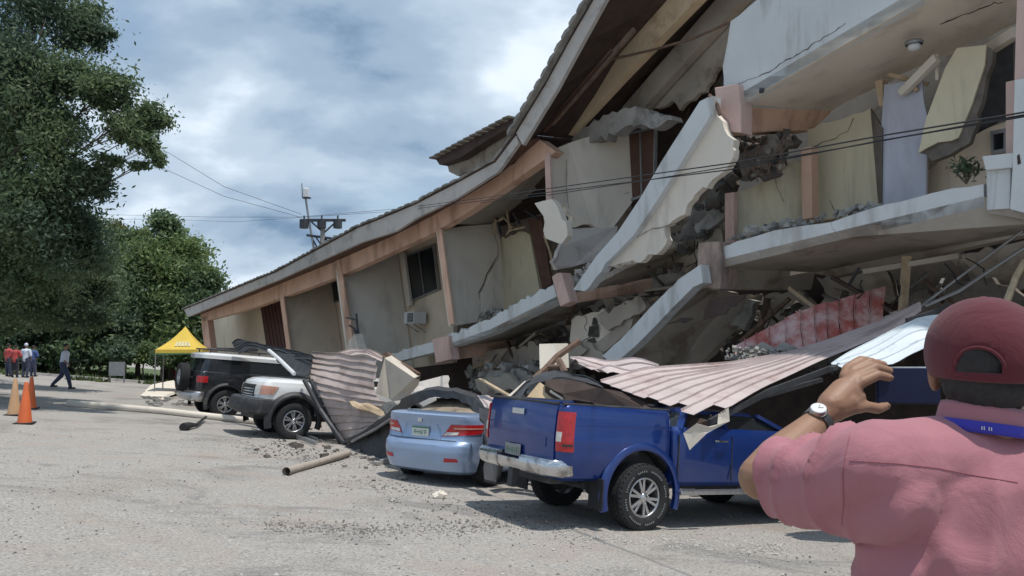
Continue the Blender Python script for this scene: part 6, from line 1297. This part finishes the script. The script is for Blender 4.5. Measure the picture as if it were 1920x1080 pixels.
# open sleeve end: cut back the closed cap so that the forearm comes out of a real cuff
def bisect(o, p, n, parent):
    bm = bmesh.new(); bm.from_mesh(o.data); l = p - wloc(parent); r_ = .13
    es = [e for e in bm.edges if (e.verts[0].co - l).length < r_]; fs_ = [f for f in bm.faces if (f.calc_center_median() - l).length < r_]; vs_ = [v for v in bm.verts if (v.co - l).length < r_]
    bmesh.ops.bisect_plane(bm, geom=vs_ + es + fs_, plane_co=l, plane_no=n, clear_outer=True, clear_inner=False); bm.to_mesh(o.data); bm.free()
axL = (Lel - Lsh).normalized(); bisect(shirt, Lsh.lerp(Lel, .88), (axL + V((-.1, -.25, .15))).normalized(), M_)
mds = shirt.modifiers.new('t', 'SOLIDIFY'); mds.thickness = .003; mds.offset = -1
dgx = bpy.context.evaluated_depsgraph_get()
bvh = BVHTree.FromPolygons([v.co + wloc(M_) for v in shirt.data.vertices], [p.vertices[:] for p in shirt.data.polygons])
def cast(px, py): 
    d = ray(px, py).normalized(); h = bvh.ray_cast(CAM, d); return h[0] if h[0] is not None else None
def seam(pts, r_, name, m='shirt_seam'):
    out = []
    for a, b in zip(pts[:-1], pts[1:]):
        for k in range(10): 
            h = cast(a[0] + (b[0] - a[0]) * k / 10, a[1] + (b[1] - a[1]) * k / 10)
            if h is not None: out.append(h + (CAM - h).normalized() * .0002)
    if len(out) > 3: mb = MB(); mb.tube(out, r_, 5); mb.build(name, m, M_, smooth=True)
fabric('shirt_seam', (.30, .095, .12))
seam([(1593, 864), (1681, 869), (1759, 878), (1836, 893), (1916, 906)], .0011, 'yoke_seam')
seam([(1594, 815), (1586, 850), (1580, 890), (1582, 940), (1578, 990)], .0011, 'armhole_seam')
# collar: band, folded leaf and the lanyard over it
def ring(cz, rx, ry, tilt, yaw=0, n=48, cx=0, cy=0): return [V((nb.x + cx + rx * math.cos(2 * math.pi * k / n), nb.y + cy + ry * math.sin(2 * math.pi * k / n), cz + tilt * math.sin(2 * math.pi * k / n) - .012 * math.cos(2 * math.pi * k / n))) for k in range(n)]
def band(name, rings, m, th=.003):
    mb = MB(); n = len(rings[0]); vs = [v for r_ in rings for v in r_]; mb.add(vs, [(i * n + j, i * n + (j + 1) % n, (i + 1) * n + (j + 1) % n, (i + 1) * n + j) for i in range(len(rings) - 1) for j in range(n)])
    o = mb.build(name, m, M_, smooth=True); md = o.modifiers.new('t', 'SOLIDIFY'); md.thickness = th; return o
zc = Q(1850, 790, 1.34).z
band('collar', [ring(zc - .030, .086, .082, -.004), ring(zc - .012, .080, .078, -.004), ring(zc + .010, .074, .072, -.004), ring(zc + .020, .070, .068, -.004), ring(zc + .014, .066, .064, -.004)], 'shirt_pink', .004)
band('lanyard', [ring(zc - .030, .0905, .0865, -.004), ring(zc - .020, .088, .0845, -.004), ring(zc - .010, .0855, .0825, -.004)], 'lanyard_blue', .0025)
mb = MB(); q = ring(zc - .021, .0905, .0868, -.004, n=160)
rr = random.Random(2)
for k in range(103, 110):
    if rr.random() < .8: mb.bar(q[k] + V((0, 0, -.003)), q[k] + V((0, 0, .003)), .0012, .0012)
mb.build('lanyard_print', 'white_plastic', M_)
# cap
cc = hx + V((-.002, -.004, .012)); crx, cry, crz = .094, .112, .098
mb = MB(); n = 96; rows = 26; vs = []; keep = []
cut_c = math.atan2(-1, 0)
def capv(a, e): 
    seamd = .0012 * abs(math.sin(3 * (a - .35))) ** .3
    x = math.cos(e) ** .92 * math.cos(a) * crx; y = math.cos(e) ** .92 * math.sin(a) * cry; z = math.sin(e) * crz
    q = V((x, y, z)) * (1 - .012 + seamd * 9 * .1 + .006 * noise.noise(V((x, y, z)) * 22)); q.z += -.012 * (1 - math.sin(max(e, 0))) * (1 - math.sin(a)) * .5
    return cc + q
e0, e1 = -.42, math.pi / 2
for i in range(rows + 1):
    for j in range(n): vs.append(capv(2 * math.pi * j / n, e0 + (e1 - e0) * i / rows))
fs = []
ac = math.atan2(-1, -.16) - R(33)        # opening centre at the back, a touch to the left
for i in range(rows):
    for j in range(n):
        a = 2 * math.pi * (j + .5) / n; e = e0 + (e1 - e0) * (i + .5) / rows
        da = math.atan2(math.sin(a - ac), math.cos(a - ac))
        if (da / .37) ** 2 + ((e + .16) / .33) ** 2 < 1 and e > -.26: continue
        fs.append((i * n + j, i * n + (j + 1) % n, (i + 1) * n + (j + 1) % n, (i + 1) * n + j))
mb.add(vs, fs); o = mb.build('cap', 'cap_maroon', M_, smooth=True); md = o.modifiers.new('t', 'SOLIDIFY'); md.thickness = .003
mb = MB(); mb.ball(capv(0, e1) + V((-.0, -.0, .001)), (.007, .007, .004), 12, 8); mb.build('cap_button', 'cap_maroon', M_, smooth=True)
for k in range(6):
    a = math.pi / 3 * k + ac + math.pi / 6 + math.pi / 3; mb = MB(); mb.tube([capv(a, e) + (capv(a, e) - cc).normalized() * .0006 for e in [max(-.1 if k in (4,) else e0, .0) * 0 + (.30 if abs(math.atan2(math.sin(a - ac), math.cos(a - ac))) < .5 else e0) + (e1 - .05 - (.30 if abs(math.atan2(math.sin(a - ac), math.cos(a - ac))) < .5 else e0)) * t / 20 for t in range(21)]], .0011, 5); mb.build('cap_seam', 'cap_maroon', M_, smooth=True)
# stitched rim of the opening, strap, visor
mb = MB(); rim = []
for k in range(25):
    t = math.pi * k / 24; rim.append(capv(ac + .38 * math.cos(t), -.16 + .34 * math.sin(t)) + V((0, -.001, 0)))
mb.tube(rim, .0035, 6); mb.build('opening_binding', 'cap_maroon', M_, smooth=True)
mb = MB()
for k in range(24):
    a0_, a1_ = ac - .62 + 1.24 * k / 24, ac - .62 + 1.24 * (k + 1) / 24; mb.prism([capv(a0_, -.40) * 1, capv(a1_, -.40), capv(a1_, -.25), capv(a0_, -.25)], (capv((a0_ + a1_) / 2, -.3) - cc).normalized() * .003)
mb.build('strap', 'cap_maroon', M_)
for k in (-.35, .35): mb = MB(); mb.ball(capv(cut_c + k * 2.2, .55), (.003, .002, .003), 8, 6); mb.build('eyelet', 'dark_steel', M_, smooth=True)
mb = MB(); 
def vis(u, v): a = math.pi / 2 - R(33) + (u - .5) * 1.5; r_ = 1 + .62 * v * math.cos((u - .5) * 2.0); return cc + V((crx * r_ * math.cos(a), cry * r_ * math.sin(a), -.036 - .012 * v - .02 * (2 * (u - .5)) ** 2))
mb.grid(vis, 16, 6); o = mb.build('visor', 'cap_maroon', M_, smooth=True); md = o.modifiers.new('t', 'SOLIDIFY'); md.thickness = .004
# hair: short dark cap of hair below the rim
def hairf(co, nn): return .0016 * noise.noise(co * 160) + .0012 * noise.noise(co * 70)
solid('hair', [('b', hd(0, -.010, .0), (.0835, .098, .100), RH), ('b', hd(0, -.034, -.050), (.070, .064, .052), RH), ('b', nt_ + RH @ V((0, -.024, .016)), (.056, .042, .03), RH)], .0035, 'hair_black', M_, 3, hairf)
solid('trousers', [('l', [((bc.x, bc.y, fz(.86)), .185, .13, 0), ((bc.x, bc.y, fz(1.02)), .18, .125, 0)])] + [('c', [h_, k_, a_ + V((0, 0, .0))], [.115, .085, .07]) for h_, k_, a_ in ((hipL, kneeL, ankL), (hipR, kneeR, ankR))], .012, 'trouser_dark', M_, 5)
for an in (ankL, ankR): solid('shoe', [('c', [an + V((0, -.05, -.045)), an + V((0, .05, -.045)), an + V((0, .17, -.052))], [.043, .046, .036])], .008, 'black_rubber', M_, 4)
# watch
ww = Lel.lerp(Lwr, .93); wax = (Lwr - Lel).normalized(); wf = (CAM - ww); wf = (wf - wax * wf.dot(wax)).normalized(); wf = (wf + V((-.3, 0, .7))); wf = (wf - wax * wf.dot(wax)).normalized(); wsd = wax.cross(wf)
WT = thing('wrist_watch', 'silver wrist watch with black strap on the raised left wrist', 'watch', tuple(ww))
Mw = Matrix((wsd, wf, wax)).transposed().to_4x4(); Mw.translation = ww
mb = MB(); n = 36; prf = [(.0305, -.010), (.0330, -.010), (.0330, .010), (.0305, .010)]
vs = [Mw @ V((r_ * math.cos(2 * math.pi * k / n), r_ * math.sin(2 * math.pi * k / n), z)) for k in range(n) for r_, z in prf]
mb.add(vs, [(k * 4 + i, k * 4 + (i + 1) % 4, ((k + 1) % n) * 4 + (i + 1) % 4, ((k + 1) % n) * 4 + i) for k in range(n) for i in range(4)]); mb.build('strap', 'black_trim', WT, smooth=False)
Mc = Mw @ Matrix.Translation((0, .0325, 0))
mb = MB(); mb.lathe([(0, .008), (.0165, .008), (.0185, .005), (.019, 0), (.018, -.004)], Mc, 28); autosmooth(mb.build('case', 'chrome', WT), 30)
mb = MB(); mb.lathe([(0, .0088), (.0150, .0088), (.0152, .0078)], Mc, 28); mb.build('dial', 'white_plastic', WT)
mb = MB(); mb.bar(Mc @ V((0, .0093, 0)), Mc @ V((.008, .0093, .006)), .001, .0006, up=wf); mb.bar(Mc @ V((0, .0093, 0)), Mc @ V((-.003, .0093, .011)), .0008, .0006, up=wf); mb.build('hands', 'black_trim', WT)
# phone
ph = [Q(1641, 690, 1.775), Q(1762, 690, 1.82), Q(1764, 758, 1.82), Q(1642, 757, 1.775)]
mat('phone_case', (.010, .016, .05), .6, .15, 20, .05, spec=.25)
PT = thing('smartphone', 'dark blue smartphone held up beside the maroon cap', 'phone', tuple(ph[3]))
mb = MB(); mb.prism(ph, (.004, .009, 0)); mb.build('phone_shell', 'phone_case', PT, bevel=.002)
cph = sum(ph, V((0, 0, 0))) / 4
mb = MB(); mb.prism([cph + (p - cph) * .92 for p in ph], (-.0002, -.0012, 0)); mb.build('screen', 'phone_case', PT)
mb = MB(); mb.bar(ph[0] + V((0, .003, .001)), ph[1] + V((0, .003, .001)), .0015, .004); mb.build('edge_strip', 'chrome', PT)
# ---------------------------------------------------------------- distant people
def person(label, px, py, h, yaw, shirt, trous, seed, pose='stand', Y=None, hat=None, group=None, red=False):
    base = G(px, py) if Y is None else None
    if base is None: c = P(px, 650, Y); base = V((c.x, c.y, gz(c.x, c.y)))
    t = thing('person', label, 'person', tuple(base), group, (0, 0, yaw)); s = h / 1.75; rr = random.Random(seed)
    # local frame: +X is the way the figure faces; built around its own origin and turned with the Empty
    w = lambda x, y, z: base + V((x, y, z)) * s
    if pose == 'walk': LA, LK, RA, RK = (-.42, .08, .14), (-.12, .09, .50), (.30, -.08, .07), (.20, -.09, .50); lean = .04
    elif pose == 'sit': LA, LK, RA, RK = (.35, .1, .07), (.35, .1, .48), (.38, -.12, .07), (.36, -.12, .48); lean = 0
    else: LA, LK, RA, RK = (rr.uniform(-.04, .05), .11, .07), (.03, .10, .50), (rr.uniform(-.04, .08), -.11, .07), (.03, -.10, .50); lean = 0
    dz = -.42 if pose == 'sit' else 0
    hip = .92 + dz; sh_ = 1.42 + dz; he = 1.62 + dz
    sw = rr.uniform(-.1, .1) if pose != 'walk' else .2
    lh, le = (lean - .14 if pose == 'walk' else .06, .24, sh_ - .58), (lean - .10 if pose == 'walk' else -.02, .25, sh_ - .28)
    rh, re = (lean + .24 if pose == 'walk' else .10, -.22, sh_ - .48), (lean + .02, -.25, sh_ - .28)
    if pose == 'stand' and seed % 2: rh, re = (.22, -.10, sh_ - .25), (.02, -.27, sh_ - .26)
    b = [('b', w(lean * 1.5 + .01, 0, he + .03), (.095 * s, .075 * s, .115 * s)), ('c', [w(lean, 0, sh_), w(lean * 1.5, 0, he - .05)], [.06 * s, .05 * s]), ('b', w(lean * 1.5 + .1, 0, he + .02), (.02, .015, .02)),
         ('c', [w(0, 0, hip), w(lean * .5, 0, hip + .25), w(lean, 0, sh_ - .08)], [.13 * s, .115 * s, .12 * s]), ('c', [w(lean, .17, sh_ - .03), w(*le), w(*lh)], [.05 * s, .042 * s, .03 * s]), ('c', [w(lean, -.17, sh_ - .03), w(*re), w(*rh)], [.05 * s, .042 * s, .03 * s]), ('b', w(lh[0] + .01, lh[1], lh[2] - .06), (.03, .02, .055)), ('b', w(rh[0] + .01, rh[1], rh[2] - .05), (.03, .02, .055)), ('c', [w(lean, .17, sh_ - .03), w(lean, -.17, sh_ - .03)], [.06 * s, .06 * s])]
    for K, A, sd_ in ((LK, LA, 1), (RK, RA, -1)): b += [('c', [w(0, .08 * sd_, hip), w(*K), w(*A)], [.09 * s, .06 * s, .04 * s]), ('c', [w(A[0] - .03, A[1], A[2] - .03), w(A[0] + .14, A[1], A[2] - .04)], [.035 * s, .03 * s])]
    solid('body', b, .022, 'skin_far', t, 2, res=10)
    solid('shirt', [('c', [w(0, 0, hip + .02), w(lean * .5, 0, hip + .25), w(lean, 0, sh_ - .07)], [.165 * s, .15 * s, .155 * s]), ('c', [w(lean, .17, sh_ - .03), w(lean, -.17, sh_ - .03)], [.085 * s, .085 * s]), ('c', [w(lean, .18, sh_ - .04), w(*le)], [.085 * s, .07 * s]), ('c', [w(lean, -.18, sh_ - .04), w(*re)], [.085 * s, .07 * s])], .022, shirt, t, 2, res=10)
    solid('trousers', [('c', [w(0, .05, hip + .03), w(0, -.05, hip + .03)], [.15 * s, .15 * s])] + [('c', [w(0, .08 * sd_, hip), w(*K), w(A[0], A[1], A[2] + .03)], [.12 * s, .09 * s, .065 * s]) for K, A, sd_ in ((LK, LA, 1), (RK, RA, -1))], .022, trous, t, 2, res=10)
    for A in (LA, RA): solid('shoe', [('c', [w(A[0] - .05, A[1], A[2] - .03), w(A[0] + .16, A[1], A[2] - .04)], [.045 * s, .038 * s])], .02, 'black_rubber', t, 1, res=8)
    solid('hair', [('b', w(lean * 1.5 - .012, 0, he + .065), (.10 * s, .082 * s, .095 * s))], .02, hat or 'hair_black', t, 1, res=10)
    return t
person('walking person in light blue shirt and dark trousers striding across the lot', 118, 729, 1.82, R(8), 'shirt_white', 'jeans', 1, 'walk')
person('person in dark red shirt standing leftmost of the far group', 14, 706, 1.66, R(70), 'shirt_red', 'jeans', 2)
person('person in red shirt standing second from left in the far group', 27, 708, 1.62, R(100), 'shirt_red', 'trouser_dark', 3)
person('person in white shirt with pale cap standing in the far group', 47, 708, 1.74, R(85), 'shirt_white', 'jeans', 4, hat='shirt_white')
person('person in blue shirt standing rightmost of the far group', 61, 706, 1.66, R(80), 'shirt_blue', 'jeans', 5)
person('person in grey top under the yellow canopy', 331, 718, 1.5, R(-60), 'shirt_grey', 'shirt_red', 6)
person('person in red top under the yellow canopy', 341, 716, 1.45, R(-100), 'shirt_red', 'jeans', 7)
